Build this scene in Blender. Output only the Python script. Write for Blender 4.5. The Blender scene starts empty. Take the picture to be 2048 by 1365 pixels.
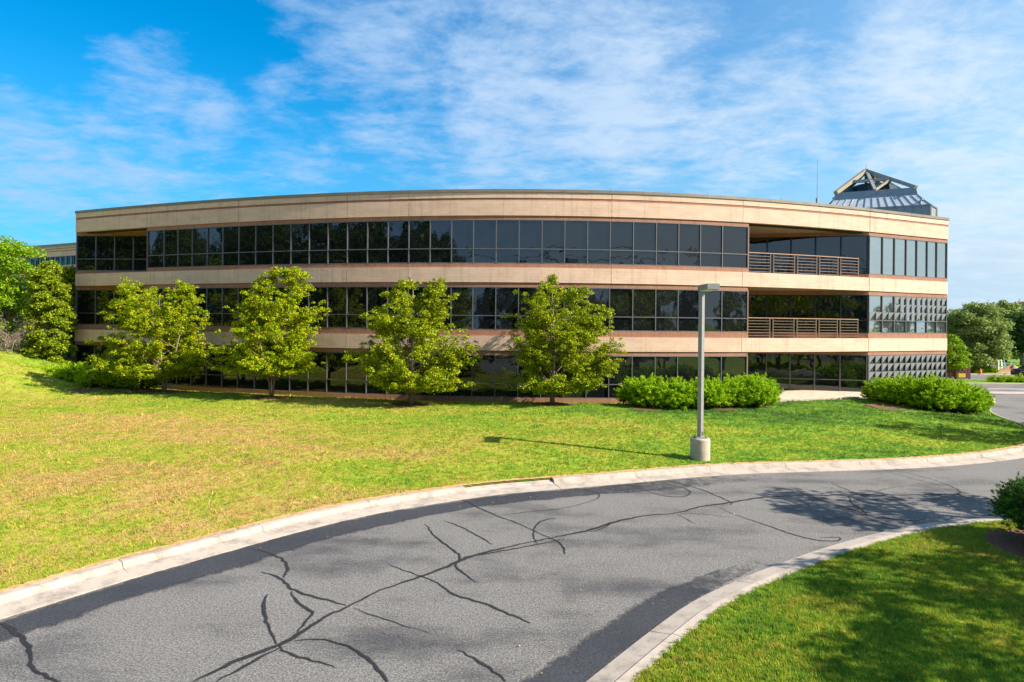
import bpy, math, random
import numpy as np
from mathutils import Vector, Matrix

# ------------------------------------------------------------------ camera, sky, sun, exposure
SC = bpy.context.scene
COL = SC.collection
F, EYE, HOR, ROLL = 1200.0, 5.0, 649.0, 0.0103
K = 31.5
Y0 = F / K
cam_d = bpy.data.cameras.new('camera')
cam = bpy.data.objects.new('camera', cam_d)
COL.objects.link(cam)
cam_d.sensor_width = 36
cam_d.lens = F / 2048 * 36
cam_d.shift_y = -33.5 / 2048
cam_d.clip_start = 0.1
cam_d.clip_end = 3000
cam.matrix_world = (Matrix.Translation((0, 0, EYE)) @ Matrix.Rotation(math.radians(90), 4, 'X')
                    @ Matrix.Rotation(ROLL, 4, 'Z'))
SC.camera = cam

SUN_EL = math.radians(36.5)
SUN_AZ = math.radians(16.5)          # in front of the facade line, coming from the right
sun_dir = Vector((math.cos(SUN_EL) * math.cos(SUN_AZ), -math.cos(SUN_EL) * math.sin(SUN_AZ), math.sin(SUN_EL)))
sd = bpy.data.lights.new('sun', 'SUN')
sd.energy = 5.0
sd.angle = math.radians(0.5)
sd.color = (1.0, 0.90, 0.77)
sun = bpy.data.objects.new('sun', sd)
COL.objects.link(sun)
sun.rotation_euler = (-sun_dir).to_track_quat('-Z', 'Y').to_euler()
sun.location = (40, -20, 60)

W = bpy.data.worlds.new('World')
SC.world = W
W.use_nodes = True
nt = W.node_tree
nt.nodes.clear()


def N(t, kind, **kw):
    n = t.nodes.new(kind)
    for k, v in kw.items():
        if k.startswith('i_'):
            n.inputs[int(k[2:])].default_value = v
        else:
            setattr(n, k, v)
    return n


def mathn(t, op, a, b=None, clamp=False):
    n = t.nodes.new('ShaderNodeMath')
    n.operation = op
    n.use_clamp = clamp
    for i, v in enumerate((a, b)):
        if v is None:
            continue
        if hasattr(v, 'links'):
            t.links.new(v, n.inputs[i])
        else:
            n.inputs[i].default_value = v
    return n.outputs[0]


def mixc(t, fac, a, b, blend='MIX'):
    n = t.nodes.new('ShaderNodeMix')
    n.data_type = 'RGBA'
    n.blend_type = blend
    for i, v in ((0, fac), (6, a), (7, b)):
        if hasattr(v, 'links'):
            t.links.new(v, n.inputs[i])
        elif i == 0:
            n.inputs[i].default_value = v
        else:
            n.inputs[i].default_value = (v[0], v[1], v[2], 1)
    return n.outputs[2]


def build_sky():
    t = nt
    out = N(t, 'ShaderNodeOutputWorld')
    bg = N(t, 'ShaderNodeBackground')
    bg.inputs[1].default_value = 0.085
    sky = N(t, 'ShaderNodeTexSky')
    sky.sky_type = 'NISHITA'
    sky.sun_disc = False
    sky.sun_elevation = SUN_EL
    sky.sun_rotation = math.atan2(sun_dir.x, sun_dir.y)
    sky.altitude = 50
    sky.air_density = 1.0
    sky.dust_density = 0.6
    sky.ozone_density = 3.0
    hs = N(t, 'ShaderNodeHueSaturation')
    hs.inputs[1].default_value = 1.5
    t.links.new(sky.outputs[0], hs.inputs[4])
    blue = mixc(t, 1.0, hs.outputs[0], (0.42, 1.28, 1.12), 'MULTIPLY')
    tc = N(t, 'ShaderNodeTexCoord')
    sep = N(t, 'ShaderNodeSeparateXYZ')
    t.links.new(tc.outputs[0], sep.inputs[0])
    zz = mathn(t, 'MAXIMUM', sep.outputs[2], 0.0)
    zz = mathn(t, 'ADD', zz, 0.16)
    cx = mathn(t, 'DIVIDE', sep.outputs[0], zz)
    cy = mathn(t, 'DIVIDE', sep.outputs[1], zz)
    cmb = N(t, 'ShaderNodeCombineXYZ')
    t.links.new(cx, cmb.inputs[0])
    t.links.new(cy, cmb.inputs[1])

    def noise(scale, detail, rough, dist, off=(0, 0, 0), sc=(1, 1, 1)):
        mp = N(t, 'ShaderNodeMapping')
        mp.inputs[1].default_value = off
        mp.inputs[3].default_value = sc
        t.links.new(cmb.outputs[0], mp.inputs[0])
        n = N(t, 'ShaderNodeTexNoise')
        n.inputs['Scale'].default_value = scale
        n.inputs['Detail'].default_value = detail
        n.inputs['Roughness'].default_value = rough
        n.inputs['Distortion'].default_value = dist
        t.links.new(mp.outputs[0], n.inputs['Vector'])
        return n.outputs[0]
    big = noise(1.1, 4, 0.5, 0.3, (3.1, 1.7, 0))
    fine = noise(4.2, 10, 0.68, 0.25, (0.3, 5.2, 0), (0.9, 1.1, 1))
    rip = noise(11.0, 5, 0.6, 0.3, (2.0, 0, 0), (0.8, 1.2, 1))
    # where the cloud banks lie (direction, cosine width, weight)
    cov = None
    blobs = [((290, 195), 0.15, .52), ((420, 230), 0.14, .50), ((560, 290), 0.18, .45), ((250, 120), .08, .36), ((560, 190), .14, .46), ((790, 110), 0.28, .55), ((1000, 170), 0.28, .62),
             ((1250, 200), 0.30, .62), ((1500, 240), 0.28, .55), ((1780, 150), 0.22, .55), ((1950, 80), 0.16, .5),
             ((250, 355), 0.22, .50), ((60, 340), 0.20, .52), ((1500, 60), 0.3, .28), ((570, 30), 0.10, .40), ((360, 75), .05, .3), ((1950, 320), 0.34, .55),
             ((1300, 390), 0.28, .42)]
    for (px, py), wd, wt in blobs:
        d = Vector(((px - 1024) / F, 1, (HOR - py) / F)).normalized()
        dn = N(t, 'ShaderNodeVectorMath')
        dn.operation = 'DISTANCE'
        nv = N(t, 'ShaderNodeVectorMath')
        nv.operation = 'NORMALIZE'
        t.links.new(tc.outputs[0], nv.inputs[0])
        t.links.new(nv.outputs[0], dn.inputs[0])
        dn.inputs[1].default_value = d
        mr = N(t, 'ShaderNodeMapRange')
        mr.interpolation_type = 'SMOOTHSTEP'
        mr.inputs[1].default_value = 0
        mr.inputs[2].default_value = wd * 1.25
        mr.inputs[3].default_value = wt
        mr.inputs[4].default_value = 0
        t.links.new(dn.outputs[1], mr.inputs[0])
        cov = mr.outputs[0] if cov is None else mathn(t, 'MAXIMUM', cov, mr.outputs[0])
    back = mathn(t, 'MULTIPLY', sep.outputs[1], -1.0)
    bm = N(t, 'ShaderNodeMapRange')
    bm.inputs[1].default_value = -0.2
    bm.inputs[2].default_value = 0.3
    bm.inputs[3].default_value = 0
    bm.inputs[4].default_value = 0.62
    t.links.new(back, bm.inputs[0])
    cov = mathn(t, 'MAXIMUM', cov, bm.outputs[0])
    s = mathn(t, 'MULTIPLY', fine, 0.95)
    s = mathn(t, 'ADD', s, mathn(t, 'MULTIPLY', big, 0.45))
    s = mathn(t, 'ADD', s, mathn(t, 'MULTIPLY', rip, 0.34))
    s = mathn(t, 'ADD', s, cov)
    mr = N(t, 'ShaderNodeMapRange')
    mr.interpolation_type = 'SMOOTHSTEP'
    mr.inputs[1].default_value = 1.10
    mr.inputs[2].default_value = 1.62
    mr.inputs[3].default_value = 0
    mr.inputs[4].default_value = 0.92
    t.links.new(s, mr.inputs[0])
    # whiter towards the sun side (right), low haze
    rightness = N(t, 'ShaderNodeMapRange')
    rightness.inputs[1].default_value = -0.35
    rightness.inputs[2].default_value = 0.75
    t.links.new(sep.outputs[0], rightness.inputs[0])
    ccol = mixc(t, rightness.outputs[0], (2.3, 3.4, 5.0), (4.1, 4.75, 5.3))
    haze = N(t, 'ShaderNodeMapRange')
    haze.interpolation_type = 'SMOOTHSTEP'
    haze.inputs[1].default_value = 0.42
    haze.inputs[2].default_value = 0.0
    haze.inputs[3].default_value = 0.0
    haze.inputs[4].default_value = 1.0
    t.links.new(sep.outputs[2], haze.inputs[0])
    hz = mathn(t, 'MULTIPLY', haze.outputs[0], mathn(t, 'ADD', mathn(t, 'MULTIPLY', rightness.outputs[0], 0.5), 0.75), True)
    gl = mathn(t, 'MULTIPLY', rightness.outputs[0], 0.55)
    hz = mathn(t, 'MAXIMUM', hz, gl)
    hcol = mixc(t, rightness.outputs[0], (.62, 1.85, 3.9), (3.3, 4.25, 4.95))
    b1 = mixc(t, hz, blue, hcol)
    c = mixc(t, mr.outputs[0], b1, ccol)
    t.links.new(c, bg.inputs[0])
    t.links.new(bg.outputs[0], out.inputs[0])


build_sky()
SC.view_settings.view_transform = 'Standard'
SC.view_settings.look = 'None'
SC.view_settings.exposure = 1.2
SC.view_settings.gamma = 1
SC.view_settings.use_curve_mapping = False
SC.render.engine = 'CYCLES'
SC.cycles.max_bounces = 8
SC.cycles.transparent_max_bounces = 8

# ------------------------------------------------------------------ helpers
rnd = random.Random(7)


def unroll(x, y):
    u, v = x - 1024, y - HOR
    return u + ROLL * v, v - ROLL * u


def at_y(x, y, Y):
    """point seen at photo pixel x, y that lies at depth Y"""
    u, v = unroll(x, y)
    return Vector((u / F * Y, Y, EYE - v / F * Y))


def at_z(x, y, z):
    u, v = unroll(x, y)
    Y = (EYE - z) * F / v
    return Vector((u / F * Y, Y, z))


def link(o, parent=None):
    COL.objects.link(o)
    if parent:
        o.parent = parent
    return o


def tag(o, label=None, cat=None, group=None, kind=None):
    if label:
        o['label'] = label
    if cat:
        o['category'] = cat
    if group:
        o['group'] = group
    if kind:
        o['kind'] = kind
    return o


def empty(name, loc=(0, 0, 0), rz=0):
    o = bpy.data.objects.new(name, None)
    o.location = loc
    o.rotation_euler = (0, 0, rz)
    o.empty_display_size = 0.3
    return link(o)


class MB:
    def __init__(self):
        self.v, self.f, self.uv = [], [], []

    def quad(self, a, b, c, d, uv=None):
        n = len(self.v)
        self.v += [tuple(a), tuple(b), tuple(c), tuple(d)]
        self.f.append((n, n + 1, n + 2, n + 3))
        self.uv += uv if uv else [(0, 0), (1, 0), (1, 1), (0, 1)]

    def poly(self, pts, uv=None):
        n = len(self.v)
        self.v += [tuple(p) for p in pts]
        self.f.append(tuple(range(n, n + len(pts))))
        self.uv += uv if uv else [(p[0], p[1]) for p in pts]

    def box8(self, p):
        """p: 4 bottom (ccw from above) + 4 top"""
        a = p
        self.quad(a[3], a[2], a[1], a[0])
        self.quad(a[4], a[5], a[6], a[7])
        for i in range(4):
            j = (i + 1) % 4
            self.quad(a[i], a[j], a[j + 4], a[i + 4])

    def box(self, c, s, rz=0):
        cx, cy, cz = c
        sx, sy, sz = s[0] / 2, s[1] / 2, s[2] / 2
        co, si = math.cos(rz), math.sin(rz)
        P = []
        for z in (-sz, sz):
            for x, y in ((-sx, -sy), (sx, -sy), (sx, sy), (-sx, sy)):
                P.append((cx + x * co - y * si, cy + x * si + y * co, cz + z))
        self.box8(P)

    def bar(self, a, b, w, h=None, up=Vector((0, 0, 1))):
        a, b = Vector(a), Vector(b)
        h = h or w
        d = (b - a).normalized()
        if abs(d.dot(up)) > .98:
            up = Vector((0, 1, 0))
        s = d.cross(up).normalized() * w / 2
        u = s.cross(d).normalized() * h / 2
        P = [a - s - u, a + s - u, b + s - u, b - s - u, a - s + u, a + s + u, b + s + u, b - s + u]
        self.box8(P)

    def tube(self, pts, rads, n=7, cap=True):
        rings = []
        for i, p in enumerate(pts):
            p = Vector(p)
            d = (Vector(pts[min(i + 1, len(pts) - 1)]) - Vector(pts[max(i - 1, 0)])).normalized()
            a = Vector((1, 0, 0)) if abs(d.x) < .8 else Vector((0, 1, 0))
            s = d.cross(a).normalized()
            u = s.cross(d)
            base = len(self.v)
            for k in range(n):
                an = 2 * math.pi * k / n
                self.v.append(tuple(p + (s * math.cos(an) + u * math.sin(an)) * rads[i]))
            rings.append(base)
        for r0, r1 in zip(rings, rings[1:]):
            for k in range(n):
                j = (k + 1) % n
                self.f.append((r0 + k, r0 + j, r1 + j, r1 + k))
                self.uv += [(0, 0)] * 4
        if cap:
            self.f.append(tuple(reversed([rings[0] + k for k in range(n)])))
            self.f.append(tuple(rings[-1] + k for k in range(n)))
            self.uv += [(0, 0)] * (2 * n)

    def mesh(self, name, m=None, smooth=False):
        me = bpy.data.meshes.new(name)
        me.from_pydata(self.v, [], self.f)
        ul = me.uv_layers.new(name='UVMap')
        flat = [c for uv in self.uv for c in uv]
        if len(flat) == len(ul.data) * 2:
            ul.data.foreach_set('uv', flat)
        if m:
            me.materials.append(m)
        if smooth:
            me.shade_smooth()
        me.update()
        return me

    def build(self, name, m=None, parent=None, smooth=False):
        return link(bpy.data.objects.new(name, self.mesh(name, m, smooth)), parent)


def lathe(mb, prof, c, n=24):
    base = len(mb.v)
    for r, z in prof:
        for k in range(n):
            a = 2 * math.pi * k / n
            mb.v.append((c[0] + r * math.cos(a), c[1] + r * math.sin(a), c[2] + z))
    for i in range(len(prof) - 1):
        for k in range(n):
            j = (k + 1) % n
            mb.f.append((base + i * n + k, base + i * n + j, base + (i + 1) * n + j, base + (i + 1) * n + k))
            mb.uv += [(0, 0)] * 4


# ------------------------------------------------------------------ materials
MATS = {}


def newmat(name):
    m = bpy.data.materials.new(name)
    m.use_nodes = True
    t = m.node_tree
    b = t.nodes['Principled BSDF']
    MATS[name] = m
    return m, t, b


def tnoise(t, vec, scale, detail=4, rough=.55, dist=0.0, out=0):
    n = t.nodes.new('ShaderNodeTexNoise')
    n.inputs['Scale'].default_value = scale
    n.inputs['Detail'].default_value = detail
    n.inputs['Roughness'].default_value = rough
    n.inputs['Distortion'].default_value = dist
    t.links.new(vec, n.inputs['Vector'])
    return n.outputs[out]


def ramp(t, fac, stops):
    n = t.nodes.new('ShaderNodeValToRGB')
    cr = n.color_ramp
    while len(cr.elements) > 1:
        cr.elements.remove(cr.elements[-1])
    cr.elements[0].position = stops[0][0]
    cr.elements[0].color = (*stops[0][1], 1)
    for p, c in stops[1:]:
        e = cr.elements.new(p)
        e.color = (*c, 1)
    t.links.new(fac, n.inputs[0])
    return n.outputs[0]


def pos(t):
    return t.nodes.new('ShaderNodeNewGeometry').outputs['Position']


def scalev(t, v, s, off=(0, 0, 0)):
    m = t.nodes.new('ShaderNodeMapping')
    m.inputs[1].default_value = off
    m.inputs[3].default_value = s
    t.links.new(v, m.inputs[0])
    return m.outputs[0]


def bump(t, b, h, strength, dist=0.01):
    n = t.nodes.new('ShaderNodeBump')
    n.inputs['Strength'].default_value = strength
    n.inputs['Distance'].default_value = dist
    t.links.new(h, n.inputs['Height'])
    t.links.new(n.outputs[0], b.inputs['Normal'])


def simple(name, c, rough=.6, metal=0., var=.15, scale=3., bstr=0., bscale=40.):
    m, t, b = newmat(name)
    p = pos(t)
    n1 = tnoise(t, p, scale, 5, .6)
    lo = tuple(x * (1 - var) for x in c)
    hi = tuple(min(1, x * (1 + var)) for x in c)
    t.links.new(ramp(t, n1, [(.3, lo), (.7, hi)]), b.inputs['Base Color'])
    b.inputs['Roughness'].default_value = rough
    b.inputs['Metallic'].default_value = metal
    if bstr:
        bump(t, b, tnoise(t, p, bscale, 4), bstr, .01)
    return m


def brickmat(name, c, c2, mortar, bw, bh, ms, soldier=False, bs=.5):
    m, t, b = newmat(name)
    uv = t.nodes.new('ShaderNodeUVMap').outputs[0]
    br = t.nodes.new('ShaderNodeTexBrick')
    br.offset = 0.0 if soldier else .5
    br.inputs['Scale'].default_value = 1
    br.inputs['Brick Width'].default_value = bw
    br.inputs['Row Height'].default_value = bh
    br.inputs['Mortar Size'].default_value = ms
    br.inputs['Mortar Smooth'].default_value = .3
    br.inputs['Color1'].default_value = (*c, 1)
    br.inputs['Color2'].default_value = (*c2, 1)
    br.inputs['Mortar'].default_value = (*mortar, 1)
    t.links.new(uv, br.inputs['Vector'])
    p = pos(t)
    st = tnoise(t, scalev(t, p, (.5, .5, 1.6)), 1.6, 6, .65)
    drip = tnoise(t, scalev(t, p, (3.5, 3.5, .25)), 1.0, 5, .6)
    oi = t.nodes.new('ShaderNodeObjectInfo')
    tone = ramp(t, oi.outputs['Random'], [(0, (.93, .925, .92)), (1, (1.03, 1.03, 1.03))])
    g = mixc(t, 1., ramp(t, st, [(.25, (.84, .81, .79)), (.6, (1.04, 1.03, 1.02))]), tone, 'MULTIPLY')
    g2 = ramp(t, drip, [(.30, (.80, .77, .74)), (.46, (1, 1, 1))])
    c1 = mixc(t, 1., br.outputs['Color'], g, 'MULTIPLY')
    c1 = mixc(t, .8, c1, g2, 'MULTIPLY')
    t.links.new(c1, b.inputs['Base Color'])
    b.inputs['Roughness'].default_value = .8
    b.inputs['Specular IOR Level'].default_value = .25
    inv = mathn(t, 'SUBTRACT', 1.0, br.outputs['Fac'])
    wob = tnoise(t, p, 9, 3, .5)
    h = mathn(t, 'ADD', inv, mathn(t, 'MULTIPLY', wob, 1.2))
    bump(t, b, h, bs, .012)
    return m


brickmat('cream_brick', (.66, .47, .355), (.635, .45, .34), (.59, .42, .315), .42, .20, .012, bs=.3)
brickmat('red_brick', (.40, .20, .13), (.34, .165, .105), (.24, .12, .075), .075, 1.0, .010, soldier=True, bs=.6)
simple('soffit_stucco', (.36, .29, .20), .9, var=.1, bstr=.3)
simple('coping_metal', (.22, .19, .15), .45, .3, var=.12, scale=1.2)
simple('mullion_metal', (.145, .14, .15), .45, .4, var=.15)
simple('dark_metal', (.035, .035, .04), .4, .4)
simple('backing', (.03, .028, .026), .9)
simple('roof_gravel', (.25, .24, .22), .9)
simple('rail_metal', (.30, .21, .15), .45, .3)
simple('top_rail', (.42, .24, .14), .5, .1)
simple('pole_metal', (.30, .30, .29), .45, .35, var=.1, scale=6)
simple('steel_grey', (.27, .27, .26), .5, .3)
simple('lantern_blue', (.17, .22, .26), .45, .4)
simple('lantern_glass', (.38, .42, .47), .25, 0)
simple('weathered_wood', (.30, .25, .18), .8)
simple('dark_dome', (.02, .03, .035), .25, .3)
simple('triangle_silver', (.23, .24, .24), .35, .3, var=.08)
simple('concrete_light', (.42, .36, .28), .85, var=.2, scale=2.5, bstr=.4, bscale=25)
simple('red_slats', (.10, .022, .02), .7)
simple('white_paint', (.75, .75, .72), .6)
simple('orange_plastic', (.75, .14, .02), .5)
simple('blue_cloth', (.05, .22, .5), .7)
simple('sand', (.40, .24, .13), .95, bstr=.5, bscale=3)
simple('mulch', (.14, .055, .026), .95, var=.5, scale=14, bstr=1, bscale=30)
simple('bark', (.20, .14, .09), .9, var=.3, scale=8, bstr=.8, bscale=18)
simple('bark_grey', (.22, .17, .13), .9, var=.3, scale=8, bstr=.5, bscale=18)
simple('dry_soil', (.42, .24, .10), .95, var=.45, scale=12, bstr=.6)
simple('rubber', (.02, .02, .02), .8)
simple('car_paint', (.02, .025, .035), .2, .3)
simple('yellow_paint', (.6, .42, .03), .6)
simple('leaf_litter_brown', (.38, .27, .14), .8, var=.5, scale=30)


def glassmat(name, wav, ior=1.8, tint=(.006, .007, .009)):
    m, t, b = newmat(name)
    p = pos(t)
    b.inputs['Base Color'].default_value = (*tint, 1)
    b.inputs['Roughness'].default_value = .015
    b.inputs['IOR'].default_value = ior
    b.inputs['Specular Tint'].default_value = (.9, .97, 1.0, 1)
    h = tnoise(t, scalev(t, p, (.9, .9, .6)), 1.0, 2, .4)
    bump(t, b, h, 1.0, wav)
    return m


glassmat('dark_glass', .016)
glassmat('pale_glass', .005, 1.8, (.50, .55, .53))
MATS['pale_glass'].node_tree.nodes['Principled BSDF'].inputs['Metallic'].default_value = .92


def concrete(name, c):
    m, t, b = newmat(name)
    p = pos(t)
    n1 = tnoise(t, p, 2.2, 7, .72)
    n2 = tnoise(t, p, 60, 3, .6)
    base = ramp(t, n1, [(.33, tuple(x * .58 for x in c)), (.52, c), (.8, tuple(x * 1.1 for x in c))])
    sp = ramp(t, n2, [(.3, (.78, .76, .74)), (.6, (1.05, 1.05, 1.05))])
    t.links.new(mixc(t, .8, base, sp, 'MULTIPLY'), b.inputs['Base Color'])
    b.inputs['Roughness'].default_value = .9
    bump(t, b, n2, .4, .006)
    return m


concrete('kerb_concrete', (.40, .34, .285))
concrete('patio_concrete', (.52, .42, .32))


def asphalt(name, c, fleck, c2):
    m, t, b = newmat(name)
    p = pos(t)
    n1 = tnoise(t, p, .33, 5, .6)
    n1b = tnoise(t, scalev(t, p, (.28, 1.0, 1), (5, 3, 0)), .9, 5, .65)
    n2 = tnoise(t, p, 30, 4, .8)
    n3 = tnoise(t, p, 75, 2, .6)
    v = mathn(t, 'ADD', mathn(t, 'MULTIPLY', n1, .5), mathn(t, 'MULTIPLY', n1b, .5))
    base = ramp(t, v, [(.38, c2), (.50, c), (.66, tuple(x * 1.12 for x in c))])
    sp = ramp(t, n2, [(.40, (.45, .45, .45)), (.50, (1, 1, 1)), (.62, (fleck, fleck, fleck * .98))])
    sp2 = ramp(t, n3, [(.35, (.62, .62, .62)), (.65, (1.35, 1.35, 1.35))])
    c1 = mixc(t, .9, base, sp, 'MULTIPLY')
    c1 = mixc(t, .8, c1, sp2, 'MULTIPLY')
    t.links.new(c1, b.inputs['Base Color'])
    b.inputs['Roughness'].default_value = .85
    b.inputs['Specular IOR Level'].default_value = .35
    bump(t, b, n2, .6, .008)
    return m


asphalt('asphalt', (.138, .131, .125), 1.8, (.060, .059, .062))
asphalt('asphalt_dark', (.040, .043, .052), 1.3, (.030, .033, .042))
asphalt('tar', (.018, .019, .022), 1.5, (.012, .013, .015))


def worn(m, edge, endf, nscale, amt, gain, top):
    t = m.node_tree
    uv = t.nodes.new('ShaderNodeUVMap').outputs[0]
    sep = t.nodes.new('ShaderNodeSeparateXYZ')
    t.links.new(uv, sep.inputs[0])
    c = sep.outputs[1]
    e = mathn(t, 'MULTIPLY', mathn(t, 'MINIMUM', c, mathn(t, 'SUBTRACT', 1.0, c)), edge)
    q = mathn(t, 'MULTIPLY', mathn(t, 'SUBTRACT', 1.0, sep.outputs[0]), endf)
    e = mathn(t, 'MINIMUM', e, q)
    nz = tnoise(t, pos(t), nscale, 5, .75)
    e = mathn(t, 'MINIMUM', e, 1.0)
    v = mathn(t, 'ADD', e, mathn(t, 'MULTIPLY', mathn(t, 'SUBTRACT', nz, .5), amt))
    a = mathn(t, 'MULTIPLY', mathn(t, 'SUBTRACT', v, .2), gain, True)
    a = mathn(t, 'MULTIPLY', a, top)
    b = t.nodes['Principled BSDF']
    t.links.new(a, b.inputs['Alpha'])


worn(MATS['tar'], 4.0, 30.0, 30, 2.8, 2.4, .93)
worn(MATS['asphalt_dark'], 3.6, 2.6, 3.5, 1.4, 1.8, .92)


def grass_col(t, p):
    """world-space colour of the turf: dry and lush patches"""
    big = tnoise(t, scalev(t, p, (.55, 1.0, 0), (2, 7, 0)), .16, 4, .6)
    mid = tnoise(t, scalev(t, p, (.8, 1.0, 0), (11, 3, 0)), .75, 5, .65)
    sm = tnoise(t, scalev(t, p, (1, 1, 0)), 4.5, 5, .7)
    sep = t.nodes.new('ShaderNodeSeparateXYZ')
    t.links.new(p, sep.inputs[0])
    mr = t.nodes.new('ShaderNodeMapRange')
    mr.inputs[1].default_value = 10
    mr.inputs[2].default_value = -10
    mr.inputs[3].default_value = -.09
    mr.inputs[4].default_value = .15
    t.links.new(sep.outputs[0], mr.inputs[0])
    my = t.nodes.new('ShaderNodeMapRange')      # strip along the building is greener
    my.inputs[1].default_value = 27
    my.inputs[2].default_value = 33
    my.inputs[3].default_value = 0
    my.inputs[4].default_value = -.12
    t.links.new(sep.outputs[1], my.inputs[0])
    v = mathn(t, 'ADD', mathn(t, 'MULTIPLY', big, .75), mathn(t, 'MULTIPLY', mid, .62))
    v = mathn(t, 'ADD', v, mathn(t, 'MULTIPLY', sm, .85))
    v = mathn(t, 'SUBTRACT', v, .60)
    v = mathn(t, 'ADD', v, mr.outputs[0])
    v = mathn(t, 'ADD', v, my.outputs[0])
    return v, ramp(t, v, [(.20, (.06, .15, .022)), (.36, (.17, .32, .028)), (.50, (.28, .36, .030)),
                          (.60, (.38, .37, .055)), (.74, (.47, .33, .12))])


def turf():
    m, t, b = newmat('turf')
    p = pos(t)
    v, c = grass_col(t, p)
    n2 = tnoise(t, p, 22, 4, .7)
    sp = ramp(t, n2, [(.3, (.40, .42, .35)), (.5, (.85, .85, .8)), (.7, (1.2, 1.15, 1.0))])
    t.links.new(mixc(t, 1, c, sp, 'MULTIPLY'), b.inputs['Base Color'])
    b.inputs['Roughness'].default_value = 1
    b.inputs['Specular IOR Level'].default_value = .1
    bump(t, b, n2, .9, .05)
    m, t, b = newmat('grass_blade')
    p = pos(t)
    v, c = grass_col(t, p)
    oi = t.nodes.new('ShaderNodeObjectInfo')
    rv = ramp(t, oi.outputs['Random'], [(0, (.62, .70, .6)), (.5, (1.05, 1.05, 1.0)), (.93, (1.35, 1.2, 1.1)), (1, (1.9, 1.5, 2.2))])
    c1 = mixc(t, 1, c, rv, 'MULTIPLY')
    t.links.new(c1, b.inputs['Base Color'])
    b.inputs['Roughness'].default_value = .55
    b.inputs['Specular IOR Level'].default_value = .2
    tr = t.nodes.new('ShaderNodeBsdfTranslucent')
    t.links.new(c1, tr.inputs[0])
    mx = t.nodes.new('ShaderNodeMixShader')
    mx.inputs[0].default_value = .35
    out = t.nodes['Material Output']
    t.links.new(b.outputs[0], mx.inputs[1])
    t.links.new(tr.outputs[0], mx.inputs[2])
    t.links.new(mx.outputs[0], out.inputs[0])


turf()


def leafmat(name, cols, trans=.35, rough=.45, cl=1.6):
    m, t, b = newmat(name)
    p = pos(t)
    n1 = tnoise(t, p, cl, 3, .6)
    at = t.nodes.new('ShaderNodeAttribute')
    at.attribute_name = 'lv'
    v = mathn(t, 'ADD', mathn(t, 'MULTIPLY', n1, .5), mathn(t, 'MULTIPLY', at.outputs['Fac'], .5))
    n = len(cols)
    c = ramp(t, v, [(.25 + .5 * i / (n - 1), cols[i]) for i in range(n)])
    t.links.new(c, b.inputs['Base Color'])
    b.inputs['Roughness'].default_value = rough
    b.inputs['Specular IOR Level'].default_value = .12
    tr = t.nodes.new('ShaderNodeBsdfTranslucent')
    t.links.new(c, tr.inputs[0])
    mx = t.nodes.new('ShaderNodeMixShader')
    mx.inputs[0].default_value = trans
    out = t.nodes['Material Output']
    t.links.new(b.outputs[0], mx.inputs[1])
    t.links.new(tr.outputs[0], mx.inputs[2])
    t.links.new(mx.outputs[0], out.inputs[0])
    return m


leafmat('leaf_birch', [(.07, .17, .003), (.17, .29, .003), (.29, .39, .004), (.42, .45, .006), (.48, .36, .02)], .28)
leafmat('leaf_green', [(.09, .17, .003), (.19, .26, .004), (.33, .39, .006), (.44, .44, .02)], .26)
leafmat('leaf_bright', [(.12, .26, .008), (.20, .36, .010), (.32, .42, .015)], .4)
leafmat('leaf_juniper', [(.10, .24, .003), (.22, .42, .003), (.37, .56, .005), (.48, .60, .02)], .25, .6)
leafmat('leaf_conifer', [(.09, .18, .008), (.22, .30, .010), (.42, .46, .02)], .35, .6)
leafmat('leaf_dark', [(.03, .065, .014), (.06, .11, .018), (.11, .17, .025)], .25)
leafmat('leaf_far_haze', [(.12, .20, .05), (.22, .30, .07), (.34, .41, .10)], .4)  # distance haze is mixed into these leaf colours, paler and greyer-blue
leafmat('leaf_shrub', [(.03, .10, .010), (.08, .24, .012), (.15, .36, .02)], .2, .6)
leafmat('leaf_brown', [(.18, .17, .06), (.28, .22, .09), (.34, .24, .12)], .3)
M = MATS

# ------------------------------------------------------------------ facade plan
SP = [-0.03089787, -0.1530065, 0.44046522, 0.74008344]


def s_of(x):
    x = x / 1000
    return ((SP[0] * x + SP[1]) * x + SP[2]) * x + SP[3]


S1736 = s_of(1736)
S1893 = 0.819


def plan(x):
    """plan point of the curved facade where it crosses photo column x"""
    u = x - 1024
    if x <= 1736:
        Y = Y0 / s_of(x)
        return Vector((u / F * Y, Y, 0))
    a = plan(1736)
    b = Vector(((1893.5 - 1024) / F * Y0 / S1893, Y0 / S1893, 0))
    return ray_line(x, a, b)


def ray_line(x, a, b):
    k = (x - 1024) / F
    d = b - a
    # a.x + t d.x = k (a.y + t d.y)
    t = (k * a.y - a.x) / (d.x - k * d.y)
    return a + d * t


def ZK(k):
    return EYE + k / K


def offset(pts, d, closed=False):
    """move a plan polyline towards the viewer by d"""
    out = []
    for i in range(len(pts)):
        a = pts[max(i - 1, 0)]
        b = pts[min(i + 1, len(pts) - 1)]
        t = (b - a).normalized()
        n = Vector((t.y, -t.x, 0))
        out.append(pts[i] + n * d)
    return out


def span(x0, x1, step=24):
    n = max(1, int(math.ceil((x1 - x0) / step)))
    return [x0 + (x1 - x0) * i / n for i in range(n + 1)]


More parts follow.
